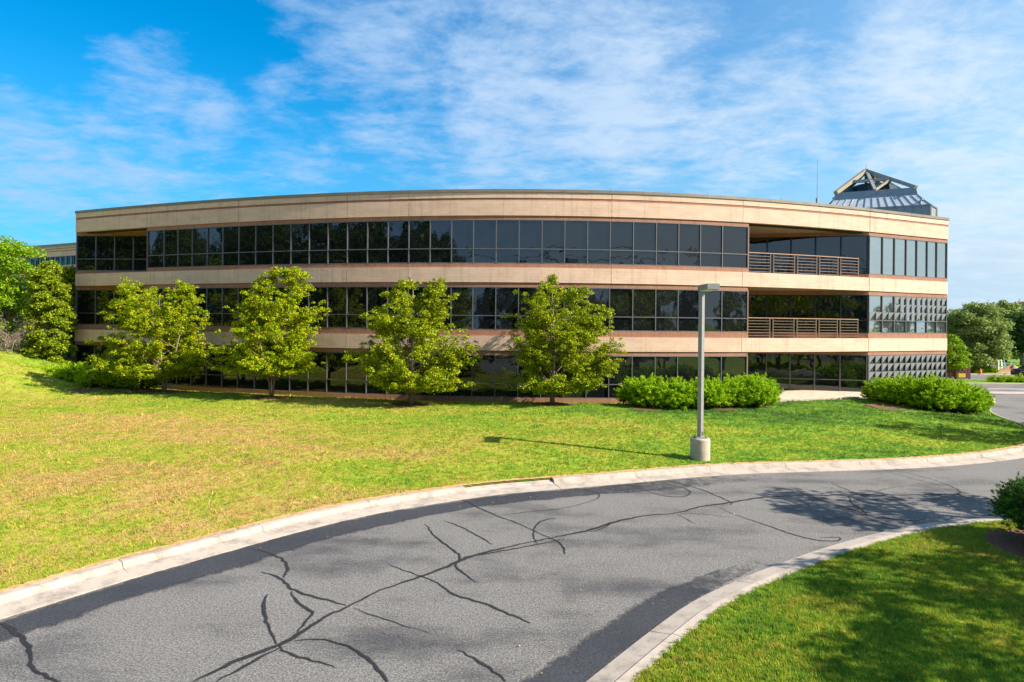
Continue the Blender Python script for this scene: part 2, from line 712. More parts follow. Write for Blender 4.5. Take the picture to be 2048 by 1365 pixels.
def band(name, m, parent, pts, k0, k1, out=0.0, thick=.2, label=None):
    """a wall band following plan points from height index k0 up to k1"""
    mb = MB()
    fr = offset(pts, out)
    bk = offset(pts, out - thick)
    z0, z1 = ZK(k0), ZK(k1)
    s = 0
    for i in range(len(pts) - 1):
        a, b, c, d = fr[i], fr[i + 1], bk[i + 1], bk[i]
        L = (b - a).length
        mb.quad((a.x, a.y, z0), (b.x, b.y, z0), (b.x, b.y, z1), (a.x, a.y, z1), [(s, z0), (s + L, z0), (s + L, z1), (s, z1)])
        mb.quad((a.x, a.y, z1), (b.x, b.y, z1), (c.x, c.y, z1), (d.x, d.y, z1))
        mb.quad((d.x, d.y, z0), (c.x, c.y, z0), (b.x, b.y, z0), (a.x, a.y, z0))
        mb.quad((c.x, c.y, z0), (d.x, d.y, z0), (d.x, d.y, z1), (c.x, c.y, z1))
        s += L
    for (a, d, fl) in ((fr[0], bk[0], 0), (fr[-1], bk[-1], 1)):
        q = [(d.x, d.y, z0), (a.x, a.y, z0), (a.x, a.y, z1), (d.x, d.y, z1)]
        if fl:
            q.reverse()
        mb.quad(*q, [(0, z0), (thick, z0), (thick, z1), (0, z1)])
    o = mb.build(name, m, parent)
    if label:
        o['label'] = label
    return o


MX = [293.1, 326.2, 353.9, 382.7, 412.7, 444, 475.9, 509.4, 544, 579.9, 616.5, 653.9, 692.7, 733, 774.1, 815.7, 858.4, 901.3,
      945.1, 990.9, 1036.6, 1082.5, 1127.9, 1173.6, 1218.7, 1265.1, 1311, 1355.8, 1399.3, 1443.3, 1494.5]
RX = [1738.0, 1764.5, 1788.4, 1811.7, 1833, 1853.9, 1872.9, 1893]
JOINTS = [150.7, 301, 476, 693, 816, 1221, 1482.6]

B = empty('office_building', (0, 40, 0))
tag(B, 'curved three-storey office building of cream brick bands and dark ribbon windows', 'building')
B.location = (0, 0, 0)


def cream_run(xs, k0, k1):
    for x0, x1 in zip(xs, xs[1:]):
        band('wall_panel', M['cream_brick'], B, [plan(x) for x in span(x0 + .35, x1 - .35)], k0, k1, .06, .3)


# recess glazing lines
def gline_r():
    return ray_line(1480, Vector(((1497 - 1024) / F * Y0 / .848, Y0 / .848, 0)), plan(1736)), plan(1736)


GR0, GR1 = gline_r()
GL0, GL1 = plan(151.5), Vector(((296 - 1024) / F * Y0 / .811, Y0 / .811, 0))

# backing core behind the spandrels so that joints read dark
for k0, k1 in ((214.5, 262), (85, 112), (-52, -25)):
    band('backing_wall', M['backing'], B, [plan(x) for x in span(152, 1891)], k0, k1, -.26, .3)

# top fascia
cream_run(JOINTS + [1736], 253.2, 264.4)
cream_run([1736.4, 1893.5], 253.2, 264.4)
for x0, x1 in zip(JOINTS + [1736.4], JOINTS[1:] + [1736, 1893.5]):
    band('brick_stripe', M['red_brick'], B, [plan(x) for x in span(x0, x1)], 248.5, 253.0, .035, .27)
cream_run(JOINTS + [1736], 218, 248.3)
cream_run([1736.4, 1893.5], 218, 248.3)
# coping, one sheet of metal at a time
tot = []
cx = 150.2
while cx < 1893.6:
    tot.append(cx)
    sc_ = s_of(cx) if cx < 1736 else .85
    cx += 52 * sc_ * (1.0 if cx > 700 else .82)
tot.append(1894.2)
for x0, x1 in zip(tot, tot[1:]):
    if x0 < 1736 < x1:
        segs = [(x0, 1736), (1736.2, x1)]
    else:
        segs = [(x0, x1)]
    for a, b in segs:
        if b - a > 1:
            band('coping', M['coping_metal'], B, [plan(x) for x in span(a + .12, b - .12, 30)], 264.4, 270.4 + rnd.uniform(-.12, .12), .11 + rnd.uniform(-.006, .006), .42)
# red courses around the windows of the main front and the right wing
LV = [(210, 122.1, 151.4, 218, 114), (75, -11.6, 17, 84, -23.7), (-61.5, -147.5, -119.5, -53, -157)]
for (kt, kb, ktr, kup, klo) in LV:
    segs = [(293.1, 476), (476.2, 693), (693.2, 816), (816.2, 1221), (1221.2, 1482.5), (1482.7, 1495.4)]
    for x0, x1 in segs + [(1736.4, 1893.5)]:
        pts = [plan(x) for x in span(x0, x1)]
        band('brick_course', M['red_brick'], B, pts, kt, kup - .05, .0, .24)
        band('brick_course', M['red_brick'], B, pts, klo + .05 if klo > -150 else -172, kb, .0 if klo > -150 else .05, .24)
    for ga, gb in ((GR0, GR1), (GL0, GL1)):
        band('brick_course', M['red_brick'], B, [ga, gb], kt, kup + 3, 0, .2)
        band('brick_course', M['red_brick'], B, [ga, gb], klo - 3 if klo > -150 else -172, kb, 0, .2)
# cream spandrels
for k0, k1 in ((84, 114), (-53, -23.7)):
    cream_run(JOINTS + [1736], k0, k1)
    cream_run([1736.4, 1893.5], k0, k1)


# floor slabs with soffits, roof
def slab(name, m, k0, k1, ins):
    fr = offset([plan(x) for x in span(151, 1893, 30)], -ins)
    bk = [Vector((fr[-1].x + 1, 66, 0)), Vector((fr[0].x - 1, 66, 0))]
    pts = fr + bk
    mb = MB()
    z0, z1 = ZK(k0), ZK(k1)
    mb.poly([(p.x, p.y, z1) for p in pts])
    mb.poly([(p.x, p.y, z0) for p in reversed(pts)])
    n = len(pts)
    for i in range(n):
        a, b = pts[i], pts[(i + 1) % n]
        mb.quad((a.x, a.y, z0), (b.x, b.y, z0), (b.x, b.y, z1), (a.x, a.y, z1))
    return mb.build(name, m, B)


slab('roof', M['roof_gravel'], 224, 258, .6)
slab('soffit', M['soffit_stucco'], 218.6, 222, .25)
slab('soffit', M['soffit_stucco'], 84.6, 111, .25)
slab('soffit', M['soffit_stucco'], -52.4, -26, .25)
# end walls and reveal walls
for a, b in ((plan(151.2), plan(151.2) + Vector((-1, 20, 0))), (plan(1893), plan(1893) + Vector((1, 20, 0))),
             (plan(293.5), plan(293.5) + Vector((-1.0, 4.5, 0))), (plan(1495.6), plan(1495.6) + Vector((-.7, 7, 0)))):
    mb = MB()
    d = (b - a).normalized() * .12
    a = a + d
    mb.bar((a.x, a.y, ZK(32)), (b.x, b.y, ZK(32)), .2, (217 + 157) / K)
    mb.build('side_wall', M['red_brick'], B)
mb = MB()
mb.bar((plan(151).x - 1, 66, ZK(50)), (plan(1893).x + 1, 66, ZK(50)), .3, 13)
mb.build('rear_wall', M['cream_brick'], B)


# windows: frame bars + panes
def window(a, b, kb, kt, trans, mat='mullion_metal', glass='dark_glass', setin=.10, last=False, tri=None, wd=.055):
    t = (b - a).normalized()
    n = Vector((t.y, -t.x, 0))
    L = (b - a).length
    z0, z1 = ZK(kb), ZK(kt)
    fr = MB()

    def rect(s0, s1, za, zb, o0, o1):
        P = []
        for z in (za, zb):
            for s, o in ((s0, o1), (s1, o1), (s1, o0), (s0, o0)):
                q = a + t * s + n * o
                P.append((q.x, q.y, z))
        fr.box8(P)
    zt = [ZK(k) for k in trans]
    rect(-wd / 2, wd / 2, z0, z1, -.12, .012)
    if last:
        rect(L - wd / 2, L + wd / 2, z0, z1, -.12, .012)
    rect(wd / 2, L - wd / 2, z0, z0 + .05, -.12, .006)
    rect(wd / 2, L - wd / 2, z1 - .05, z1, -.12, .006)
    for z in zt:
        rect(wd / 2, L - wd / 2, z - .028, z + .028, -.12, .006)
    o = fr.build('window', M[mat], B)
    zs = [z0 + .05] + [v for z in zt for v in (z - .028, z + .028)] + [z1 - .05]
    for i in range(0, len(zs), 2):
        p = MB()
        za, zb = zs[i], zs[i + 1]
        nn = 4
        j = [rnd.uniform(-.004, .004) for _ in range(4)]
        bulge = rnd.uniform(-.006, .010)
        fv = lambda u, v: (a + t * (wd / 2 + u * (L - wd)) + n * (-.07 + (j[0] * (1 - u) + j[1] * u) * (1 - v) + (j[2] * (1 - u) + j[3] * u) * v
                                                         + bulge * 16 * u * (1 - u) * v * (1 - v)))
        nb = len(p.v)
        for r in range(nn + 1):
            for c in range(nn + 1):
                q = fv(c / nn, r / nn)
                p.v.append((q.x, q.y, za + (zb - za) * r / nn))
        for r in range(nn):
            for c in range(nn):
                q = nb + r * (nn + 1) + c
                p.f.append((q, q + 1, q + nn + 2, q + nn + 1))
                p.uv += [(0, 0)] * 4
        p.build('pane', M[glass], o, smooth=True)
    if tri:
        rows, z_lo, z_hi = tri
        hh = (z_hi - z_lo) / 3
        for r in rows:
            for c in range(2):
                s0 = wd / 2 + .01 + c * (L - wd) / 2
                s1 = s0 + (L - wd) / 2 - .02
                za = z_lo + hh * r + .02
                zb = za + hh - .03
                q = MB()

                def P3(s, z, oo):
                    w = a + t * s + n * oo
                    return (w.x, w.y, z)
                # a folded plate standing proud of the glass at its outer corner
                A, Bq, Cq = (s0, zb), (s1, zb), (s0, za)
                q.poly([P3(*A, .015), P3(*Cq, .02), P3(*Bq, .02)])
                q.poly([P3(*A, -.06), P3(*Bq, -.06), P3(*Cq, -.06)])
                for e0, e1 in ((A, Cq), (Cq, Bq), (Bq, A)):
                    q.quad(P3(*e0, -.06), P3(*e1, -.06), P3(*e1, .02), P3(*e0, .02))
                q.build('triangle_plate', M['triangle_silver'], o)
    return o


for li, (kt, kb, ktr, kup, klo) in enumerate(LV):
    for i in range(30):
        a, b = plan(MX[i]), plan(MX[i + 1])
        window(a, b, kb, kt, [ktr], last=(i == 29), mat='mullion_metal')
    for i in range(7):
        a, b = plan(RX[i]), plan(RX[i + 1])
        if li == 0:
            window(a, b, kb, kt, [], mat='mullion_metal', glass='pale_glass', last=(i == 6))
        else:
            rows = [0, 1, 2] if (li == 2 or i > 2) else ([0] if i < 2 else [0, 1, 2])
            z_lo, z_hi = ZK(ktr + 1), ZK(kt - 1.6)
            window(a, b, kb, kt, [ktr], mat='mullion_metal', glass='pale_glass' if li == 1 else 'dark_glass', last=(i == 6), tri=(rows, z_lo, z_hi))
    gx = [1487, 1533.3, 1580.9, 1630, 1681, 1734.5]
    pp = [ray_line(x, GR0, GR1) for x in gx]
    for i in range(5):
        window(pp[i], pp[i + 1], kb, kt, [] if li == 0 else [ktr], mat='mullion_metal' if li == 2 else 'dark_metal', last=(i == 4), wd=.08)
    gx = [152, 190.2, 227.4, 265, 296]
    pp = [ray_line(x, GL0, GL1) for x in gx]
    for i in range(4):
        window(pp[i], pp[i + 1], kb, kt, [ktr], last=(i == 3), wd=.07)

# balcony railings in the two upper openings
for ktop, kbot, word in ((157, 116, 'upper balcony railing'), (19, -20, 'middle balcony railing')):
    R = empty('balcony_railing')
    R.parent = B
    R['label'] = word + ' with pale top rail and dark posts'
    px = [1500.5, 1548.5, 1597, 1641.5, 1684, 1722.5]
    base = [plan(x) for x in px]
    base = offset(base, -.28)
    zt, zb = ZK(ktop), ZK(kbot)
    for i, p in enumerate(base):
        t = (base[min(i + 1, 5)] - base[max(i - 1, 0)]).normalized()
        offs = (0,) if i in (0, 5) else (-.13, .13)
        for o_ in offs:
            m_ = MB()
            q = p + t * o_
            m_.bar((q.x, q.y, zb - .1), (q.x, q.y, zt - .03), .05, .05)
            m_.build('post', M['rail_metal'], R)
    for i in range(5):
        t = (base[i + 1] - base[i]).normalized()
        a = base[i] + t * (.13 if i else 0)
        b = base[i + 1] - t * (.13 if i < 4 else 0)
        for r in range(6):
            z = zb + .04 + (zt - zb - .04) * r / 6
            m_ = MB()
            m_.bar((a.x, a.y, z), (b.x, b.y, z), .024, .026)
            m_.build('rail', M['rail_metal'], R)
        m_ = MB()
        a, b = base[i], base[i + 1]
        m_.bar((a.x, a.y, zt), (b.x, b.y, zt), .09, .05)
        m_.build('top_rail', M['top_rail'], R)

# lightning rods
for x in (1221, 1417, 1567):
    p = offset([plan(x - 5), plan(x), plan(x + 5)], -.3)[1]
    m_ = MB()
    m_.tube([(p.x, p.y, ZK(265)), (p.x, p.y, ZK(278))], [.012, .008], 5)
    m_.build('lightning_rod', M['dark_metal'], B)
m_ = MB()
p = at_y(1635, 403, 46)
q = at_y(1635, 318, 46)
p.x = q.x
m_.tube([p - Vector((0, 0, .6)), p + Vector((0, 0, .25))], [.09, .09], 6)
m_.tube([p, q], [.022, .012], 5)
o = m_.build('whip_antenna', M['steel_grey'])
tag(o, 'tall thin whip antenna standing on the roof left of the glass lantern', 'antenna')

# ------------------------------------------------------------------ roof lantern
LN = empty('roof_lantern', (38, 58, ZK(258)))
tag(LN, 'grey-blue roof lantern with sloping glass and open pyramid frame on top', 'skylight')
LNI = Matrix.Translation((-38, -58, -ZK(258)))


def lbuild(mb, name, m, parent=None):
    mb.v = [tuple(LNI @ Vector(v)) for v in mb.v]
    return mb.build(name, m, parent or LN)


YB = 55.0
c2 = at_y(1832, 375, YB)
zT = c2.z
# square plan turned a little: front edge from c1 (left) to c2 (right)
c1 = at_y(1671.5, 386.3, 1.0)
yl = (zT - EYE) / (c1.z - EYE)
c1 = at_y(1671.5, 386.3, yl)
e = (c2 - c1)
e.z = 0
side = e.length
eu = e.normalized()
ev = Vector((-eu.y, eu.x, 0))
c3, c4 = c2 + ev * side, c1 + ev * side
top4 = [Vector((c.x, c.y, zT)) for c in (c1, c2, c3, c4)]
zBd = at_y(1835, 391, YB).z
zSl = at_y(1844, 411.3, YB - .9).z
cen = sum(top4, Vector()) / 4


def ring(z, grow):
    return [Vector((c.x + (c.x - cen.x) / (side / 2) * grow, c.y + (c.y - cen.y) / (side / 2) * grow, z)) for c in top4]


R0 = ring(zT, 0.0)
R1 = ring(zBd, .12)
R2 = ring(zSl, .95)
R3 = ring(ZK(256), .95)
for i in range(4):
    j = (i + 1) % 4
    mb = MB()
    # slightly flaring band with lip
    mb.quad(R1[i], R1[j], R0[j], R0[i])
    inn = ring(zT, -.25)
    mb.quad(R0[i], R0[j], inn[j], inn[i])
    lo = ring(zBd, -.2)
    mb.quad(inn[i], inn[j], lo[j], lo[i])
    lbuild(mb, 'rim_panel', M['lantern_blue'])
    nb = 13
    for k in range(nb):
        a0, a1 = k / nb, (k + 1) / nb
        p0, p1 = R2[i].lerp(R2[j], a0), R2[i].lerp(R2[j], a1)
        q0, q1 = R1[i].lerp(R1[j], a0), R1[i].lerp(R1[j], a1)
        mb = MB()
        mb.quad(p0, p1, q1, q0)
        pane = lbuild(mb, 'roof_pane', M['lantern_glass'])
        mb = MB()
        mb.bar(p0, q0, .07, .10)
        lbuild(mb, 'glazing_bar', M['lantern_blue'])
        w0, w1 = R3[i].lerp(R3[j], a0), R3[i].lerp(R3[j], a1)
        mb = MB()
        mb.quad(w0, w1, p1, p0)
        mb.bar(w0, p0, .06, .06)
        lbuild(mb, 'seam_panel', M['lantern_blue'])
    mb = MB()
    mb.bar(R2[i], R2[j], .14, .12)
    lbuild(mb, 'eave_trim', M['lantern_blue'])
# small gabled dormer on the right face
u, v = (R2[2] - R2[1]).normalized(), Vector((0, 0, 1))
dn = Vector((eu.x, eu.y, 0))
g0 = R2[1] + u * .1
mb = MB()
h0 = R1[1].z - .2
gp = [(g0.x, g0.y, ZK(256)), None]
def atl(x, y, Y):
    return at_y(x, y, Y)


fA, fB = atl(1842, 398, 54.15), atl(1873, 416.5, 55.1)
front = [Vector((fA.x, fA.y, ZK(256))), Vector((fB.x, fB.y, ZK(256))), fB, fA]
u = Vector((.62, .78, 0))
back = [p + u * 5 for p in front]
mb.poly(front)
mb.poly(list(reversed(back)))
for i in range(4):
    j = (i + 1) % 4
    mb.quad(front[j], front[i], back[i], back[j])
lbuild(mb, 'dormer', M['steel_grey'])
mb = MB()
mb.bar(front[3], front[2], .12, .14)
mb.bar(front[2], front[1], .12, .12)
for k in (.33, .66):
    a_ = front[0].lerp(front[1], k)
    b_ = front[3].lerp(front[2], k)
    mb.bar(a_ - u * .03, b_ - u * .03, .05, .05)
lbuild(mb, 'dormer_trim', M['lantern_blue'])
# open pyramid
ap = at_y(1732, 341.5, cen.y)
apex = Vector((cen.x, cen.y, ap.z))
apex.x = ap.x
mids = []
for i in range(4):
    mb = MB()
    mb.bar(R0[i], apex, .42, .34)
    lbuild(mb, 'hip_beam', M['weathered_wood'] if i == 0 else M['steel_grey'])
    mb = MB()
    m2 = (R0[i] + R0[(i + 1) % 4]) / 2
    mb.bar(m2, apex, .26, .24)
    lbuild(mb, 'rafter', M['weathered_wood'] if i % 2 else M['steel_grey'])
    mids.append(R0[i].lerp(apex, .48))
for i in range(4):
    mb = MB()
    mb.bar(mids[i], mids[(i + 1) % 4], .22, .28)
    lbuild(mb, 'tie_beam', M['steel_grey'])
mb = MB()
mb.bar(mids[1], (R0[0] + R0[1]) / 2, .2, .2)
mb.bar(mids[2], (R0[2] + R0[1]) / 2, .2, .2)
lbuild(mb, 'brace', M['weathered_wood'])
mb = MB()
mb.tube([apex, apex + Vector((0, 0, .6))], [.02, .012], 5)
lbuild(mb, 'finial', M['dark_metal'])
mb = MB()
prof = [(2.6, -.6), (2.6, .1), (2.2, .75), (1.5, 1.1), (.7, 1.25), (.02, 1.3)]
lathe(mb, prof, (cen.x, cen.y, zT), 20)
lbuild(mb, 'inner_dome', M['dark_dome'])
mb = MB()
rr = ring(zT - .3, -.1)
mb.poly(rr)
lbuild(mb, 'deck', M['dark_metal'])

# ------------------------------------------------------------------ terrain
CURB_PX = [(0, 1190), (68, 1172), (222, 1127), (403, 1081), (547, 1043), (700, 1008), (833, 987), (973, 968), (1072, 960), (1213, 949.5),
           (1426, 931), (1622, 926), (1799, 921), (1944, 910), (2048, 895)]
curb = [at_z(x, y, 0) for x, y in CURB_PX]
pre = [Vector(p) for p in ((-16, -40, 0), (-15.6, -12, 0), (-14.6, -2, 0), (-13.0, 3.8, 0), (-11.2, 7.9, 0))]
post = [Vector(p) for p in ((24.3, 27.4, 0), (25.8, 29.2, 0), (26.9, 31.6, 0), (28.4, 35.6, 0), (31.5, 39.5, 0), (35, 43.2, 0), (37.0, 48, 0), (38, 56, 0), (38, 75, 0))]
ctrl = pre + curb + post


def smooth_poly(c, it=2):
    for _ in range(it):
        o = [c[0]]
        for a, b in zip(c, c[1:]):
            o += [a.lerp(b, .25), a.lerp(b, .75)]
        o.append(c[-1])
        c = o
    return c


def resample(c, step):
    out = [c[0]]
    acc = 0
    for a, b in zip(c, c[1:]):
        L = (b - a).length
        while acc + L >= step:
            t = (step - acc) / L
            a = a.lerp(b, t)
            out.append(a)
            L = (b - a).length
            acc = 0
        acc += L
    out.append(c[-1])
    return out


CURB = resample(smooth_poly(ctrl, 2), .5)
CA = np.array([(p.x, p.y) for p in CURB])
FAC = np.array([(plan(x).x, plan(x).y) for x in range(150, 1895, 12)])


def polydist(P, poly):
    d = np.full(len(P), 1e9)
    for i in range(len(poly) - 1):
        a, b = poly[i], poly[i + 1]
        ab = b - a
        t = np.clip(((P - a) @ ab) / (ab @ ab), 0, 1)
        q = a + t[:, None] * ab
        d = np.minimum(d, np.hypot(P[:, 0] - q[:, 0], P[:, 1] - q[:, 1]))
    return d


def sst(a, b, x):
    t = np.clip((x - a) / (b - a), 0, 1)
    return t * t * (3 - 2 * t)


def HZ(P):
    P = np.atleast_2d(np.asarray(P, float))
    X, Y = P[:, 0], P[:, 1]
    d = polydist(P, CA[::4])
    df = polydist(P, FAC[::3])
    inside = sst(0, 3.2, df)
    yf = np.interp(X, FAC[:, 0], FAC[:, 1])
    inside = np.where(Y > yf, 0, inside)
    z = .33 * sst(0, 6.5, d) * (.1 + .9 * inside)
    z += .03 * np.sin(X * .55 + 1) * np.sin(Y * .4) * sst(0, 3, d)
    z += 2.8 * sst(27, 41, -X) * sst(24, 42, Y)
    return z + .0


def hz1(x, y):
    return float(HZ([(x, y)])[0])


# far ground
mb = MB()
mb.poly([(-900, -900, -.6), (900, -900, -.6), (900, 1400, -.6), (-900, 1400, -.6)])
tag(mb.build('ground', M['turf']), kind='structure')

# asphalt sheet
mb = MB()
rs = 24
xs_ = np.linspace(-40, 120, 60)
ys_ = np.linspace(-40, 100, 60)
for i in range(59):
    for j in range(59):
        mb.quad((xs_[i], ys_[j], -.13), (xs_[i + 1], ys_[j], -.13), (xs_[i + 1], ys_[j + 1], -.13), (xs_[i], ys_[j + 1], -.13))
road = mb.build('road', M['asphalt'])
tag(road, kind='structure')

# front lawn grid
far = []
nC = len(CURB)
for i, p in enumerate(CURB):
    far.append(None)
rows = 46
cols = CURB
fr_pts = []
for i, p in enumerate(cols):
    u = i / (nC - 1)
    if p.y < 9:
        q = Vector((-110, p.y + 5 if p.y > -30 else -40, 0))
        w = (p.y + 40) / 49
        q = Vector((-110, -40 + 70 * w, 0))
    else:
        w = min(1, max(0, (p.x + 11) / 49))
        q = Vector((-110 + 148 * w, 30 + 50 * min(1, w * 5), 0))
    fr_pts.append(q)
GV = []
for i, p in enumerate(cols):
    for r in range(rows + 1):
        t = (r / rows) ** 1.7
        q = p.lerp(fr_pts[i], t)
        GV.append((q.x, q.y))
GZ = HZ(GV)
mb = MB()
mb.v = [(x, y, z) for (x, y), z in zip(GV, GZ)]
for i in range(len(cols) - 1):
    for r in range(rows):
        a = i * (rows + 1) + r
        mb.f.append((a, a + rows + 1, a + rows + 2, a + 1))
        mb.uv += [(0, 0)] * 4
lawn = mb.build('lawn', M['turf'], smooth=True)
tag(lawn, kind='structure')


# kerbs ------------------------------------------------------------
def offp(c, d):
    out = []
    for i in range(len(c)):
        a, b = c[max(i - 1, 0)], c[min(i + 1, len(c) - 1)]
        t = (b - a).normalized()
        out.append(c[i] + Vector((t.y, -t.x, 0)) * d)
    return out


def kerb_piece(name, pts, prof, m, parent):
    """prof: list of (offset towards the road, z)"""
    mb = MB()
    lines = [[Vector((q.x, q.y, z)) for q in offp(pts, d)] for d, z in prof]
    for l0, l1 in zip(lines, lines[1:]):
        for i in range(len(pts) - 1):
            mb.quad(l0[i], l1[i], l1[i + 1], l0[i + 1])
    for idx in (0, -1):
        q = [l[idx] for l in lines]
        mb.poly(q if idx else list(reversed(q)))
    return mb.build(name, m, parent)


KB = empty('kerb', (0, 0, 0))
tag(KB, kind='structure')
KPROF = [(-.06, -.25), (-.05, .035), (.14, .03), (.19, .01), (.23, -.085), (.80, -.112), (.82, -.3)]
KR = resample(CURB, .5)
step = 6
i = 0
kc = 0
while i < len(KR) - 1:
    j = min(i + step, len(KR) - 1)
    seg = KR[i:j + 1]
    mid = seg[len(seg) // 2]
    s0 = seg[0].lerp(seg[1], .02)
    s1 = seg[-1].lerp(seg[-2], .02)
    seg = [s0] + seg[1:-1] + [s1]
    # dropped kerb where the drain gap is
    gap = at_z(1046, 966, 0)
    if (mid - gap).length < 1.1:
        prof = [(-.06, -.25), (-.05, -.03), (.14, -.06), (.19, -.08), (.23, -.10), (.80, -.112), (.82, -.3)]
    elif mid.x > 24 and mid.y > 29.5:
        prof = [(-.06, -.25), (-.05, .035), (.04, .03), (.06, -.13), (.07, -.3)]
    else:
        prof = [(d, z + (rnd.uniform(-.006, .006) if 0 < k < 4 else 0)) for k, (d, z) in enumerate(KPROF)]
    kerb_piece('kerb_stone', seg, prof, M['kerb_concrete'], KB)
    i = j

# island (near right)
ISL_ROAD = [(1172, 1365), (1300, 1263), (1392, 1197), (1540, 1134), (1670, 1089), (1799, 1056), (1899, 1041), (1996, 1034.6)]
isl = [at_z(x, y, -.11) for x, y in ISL_ROAD]
isl = [Vector((p.x, p.y, 0)) for p in isl]
ext0 = isl[0] + (isl[0] - isl[1]).normalized() * 2
islc = [Vector((.6, 2, 0)), Vector((.95, 5.5, 0))] + [ext0] + isl + [Vector((15.2, 16.6, 0)), Vector((19, 17.0, 0)), Vector((24, 19.0, 0)), Vector((30, 24, 0)), Vector((40, 30, 0)), Vector((60, 36, 0))]
ISL = resample(smooth_poly(islc, 2), .5)
ki = empty('island_kerb', (0, 0, 0))
tag(ki, kind='structure')
i = 0
step = 6
IP = [(-.01, -.3), (0, -.105), (-.30, -.095), (-.34, -.095), (-.38, -.02), (-.56, -.005), (-.57, -.25)]
IP = [(.01, -.3), (.0, -.10), (-.36, -.03), (-.40, .0), (-.58, .0), (-.59, -.25)]
ISLr = ISL
while i < len(ISLr) - 1:
    j = min(i + step, len(ISLr) - 1)
    seg = ISLr[i:j + 1]
    seg = [seg[0].lerp(seg[1], .02)] + seg[1:-1] + [seg[-1].lerp(seg[-2], .02)]
    mb = MB()
    lines = [[Vector((q.x, q.y, z)) for q in offp(seg, -d)] for d, z in [(a, b) for a, b in IP]]
    lines = [[Vector((q.x, q.y, z)) for q in offp(seg, -a)] for a, z in IP]
    for l0, l1 in zip(lines, lines[1:]):
        for k in range(len(seg) - 1):
            mb.quad(l0[k], l0[k + 1], l1[k + 1], l1[k])
    for idx in (0, -1):
        mb.poly([l[idx] for l in lines])
    mb.build('kerb_stone', M['kerb_concrete'], ki)
    i = j
inner = offp(ISL, .57)
mb = MB()
n_in = len(inner)
nr = 24
IG = []
for i, p in enumerate(inner):
    q = Vector((p.x + 18 + i * .15, p.y * .35 - 12, 0))
    for r in range(nr + 1):
        t = (r / nr) ** 1.5
        w = p.lerp(q, t)
        IG.append((w.x, w.y, -.015 + .10 * min(1, t * 12)))
mb.v = IG
for i in range(n_in - 1):
    for r in range(nr):
        a = i * (nr + 1) + r
        mb.f.append((a, a + 1, a + nr + 2, a + nr + 1))
        mb.uv += [(0, 0)] * 4
isl_lawn = mb.build('island_lawn', M['turf'], smooth=True)
tag(isl_lawn, kind='structure')


# strip of dry soil and dead grass along the back of the kerb
def soil(name, pts, z, parent):
    mb = MB()
    a = offp(pts, -.02)
    b = [p + (q - p) * (1.0 + rnd.uniform(-.35, .5)) for p, q in zip(a, offp(pts, -.14))]
    for i in range(len(pts) - 1):
        mb.quad((a[i].x, a[i].y, z), (a[i + 1].x, a[i + 1].y, z), (b[i + 1].x, b[i + 1].y, z + .012), (b[i].x, b[i].y, z + .012))
    return mb.build(name, M['dry_soil'], parent)


soil('soil_edge', resample([p for p in CURB if -2 < p.y < 27], .12), .038, lawn)
# dark sealed asphalt edges and tar seams ---------------------------
def ribbon(name, pts, widths, z, m, parent, jit=.0, lift=0):
    mb = MB()
    L, Rr = [], []
    for i, p in enumerate(pts):
        a, b = pts[max(i - 1, 0)], pts[min(i + 1, len(pts) - 1)]
        t = (b - a).normalized()
        n = Vector((t.y, -t.x, 0))
        w = widths[i] if hasattr(widths, '__len__') else widths
        L.append(p + n * (w / 2 + rnd.uniform(-jit, jit)))
        Rr.append(p - n * (w / 2 + rnd.uniform(-jit, jit)))
    n = len(pts) - 1
    for i in range(n):
        s0, s1 = i / n, (i + 1) / n
        mb.quad((L[i].x, L[i].y, z), (L[i + 1].x, L[i + 1].y, z), (Rr[i + 1].x, Rr[i + 1].y, z), (Rr[i].x, Rr[i].y, z), [(s0, 0), (s1, 0), (s1, 1), (s0, 1)])
    return mb.build(name, m, parent)


sel = [p for p in CURB if -3 < p.y < 24 and p.x < 11]
wd = [1.15 + .16 * math.sin(i * .21) + .10 * math.sin(i * .73) + .05 * math.sin(i * 1.9) for i in range(len(sel))]
fine = resample(offp(sel, 1.3), .25)
wd = [1.08 + .14 * math.sin(i * .11) + .10 * math.sin(i * .37 + 1) + .05 * math.sin(i * 1.1) for i in range(len(fine))]
wd = [w * min(1, (len(fine) - i) / 22) for i, w in enumerate(wd)]
ribbon('sealed_edge', fine, wd, -.126, M['asphalt_dark'], road, .035)
sel = [p for p in ISL if p.y < 15.6 and p.x < 6.3]
fine = resample(offp(sel, -.33), .25)
wd = [1.0 + .12 * math.sin(i * .13) + .07 * math.sin(i * .5 + 1) for i in range(len(fine))]
wd = [w * min(1, (len(fine) - i) / 18) for i, w in enumerate(wd)]
ribbon('sealed_edge', fine, wd, -.126, M['asphalt_dark'], road, .035)

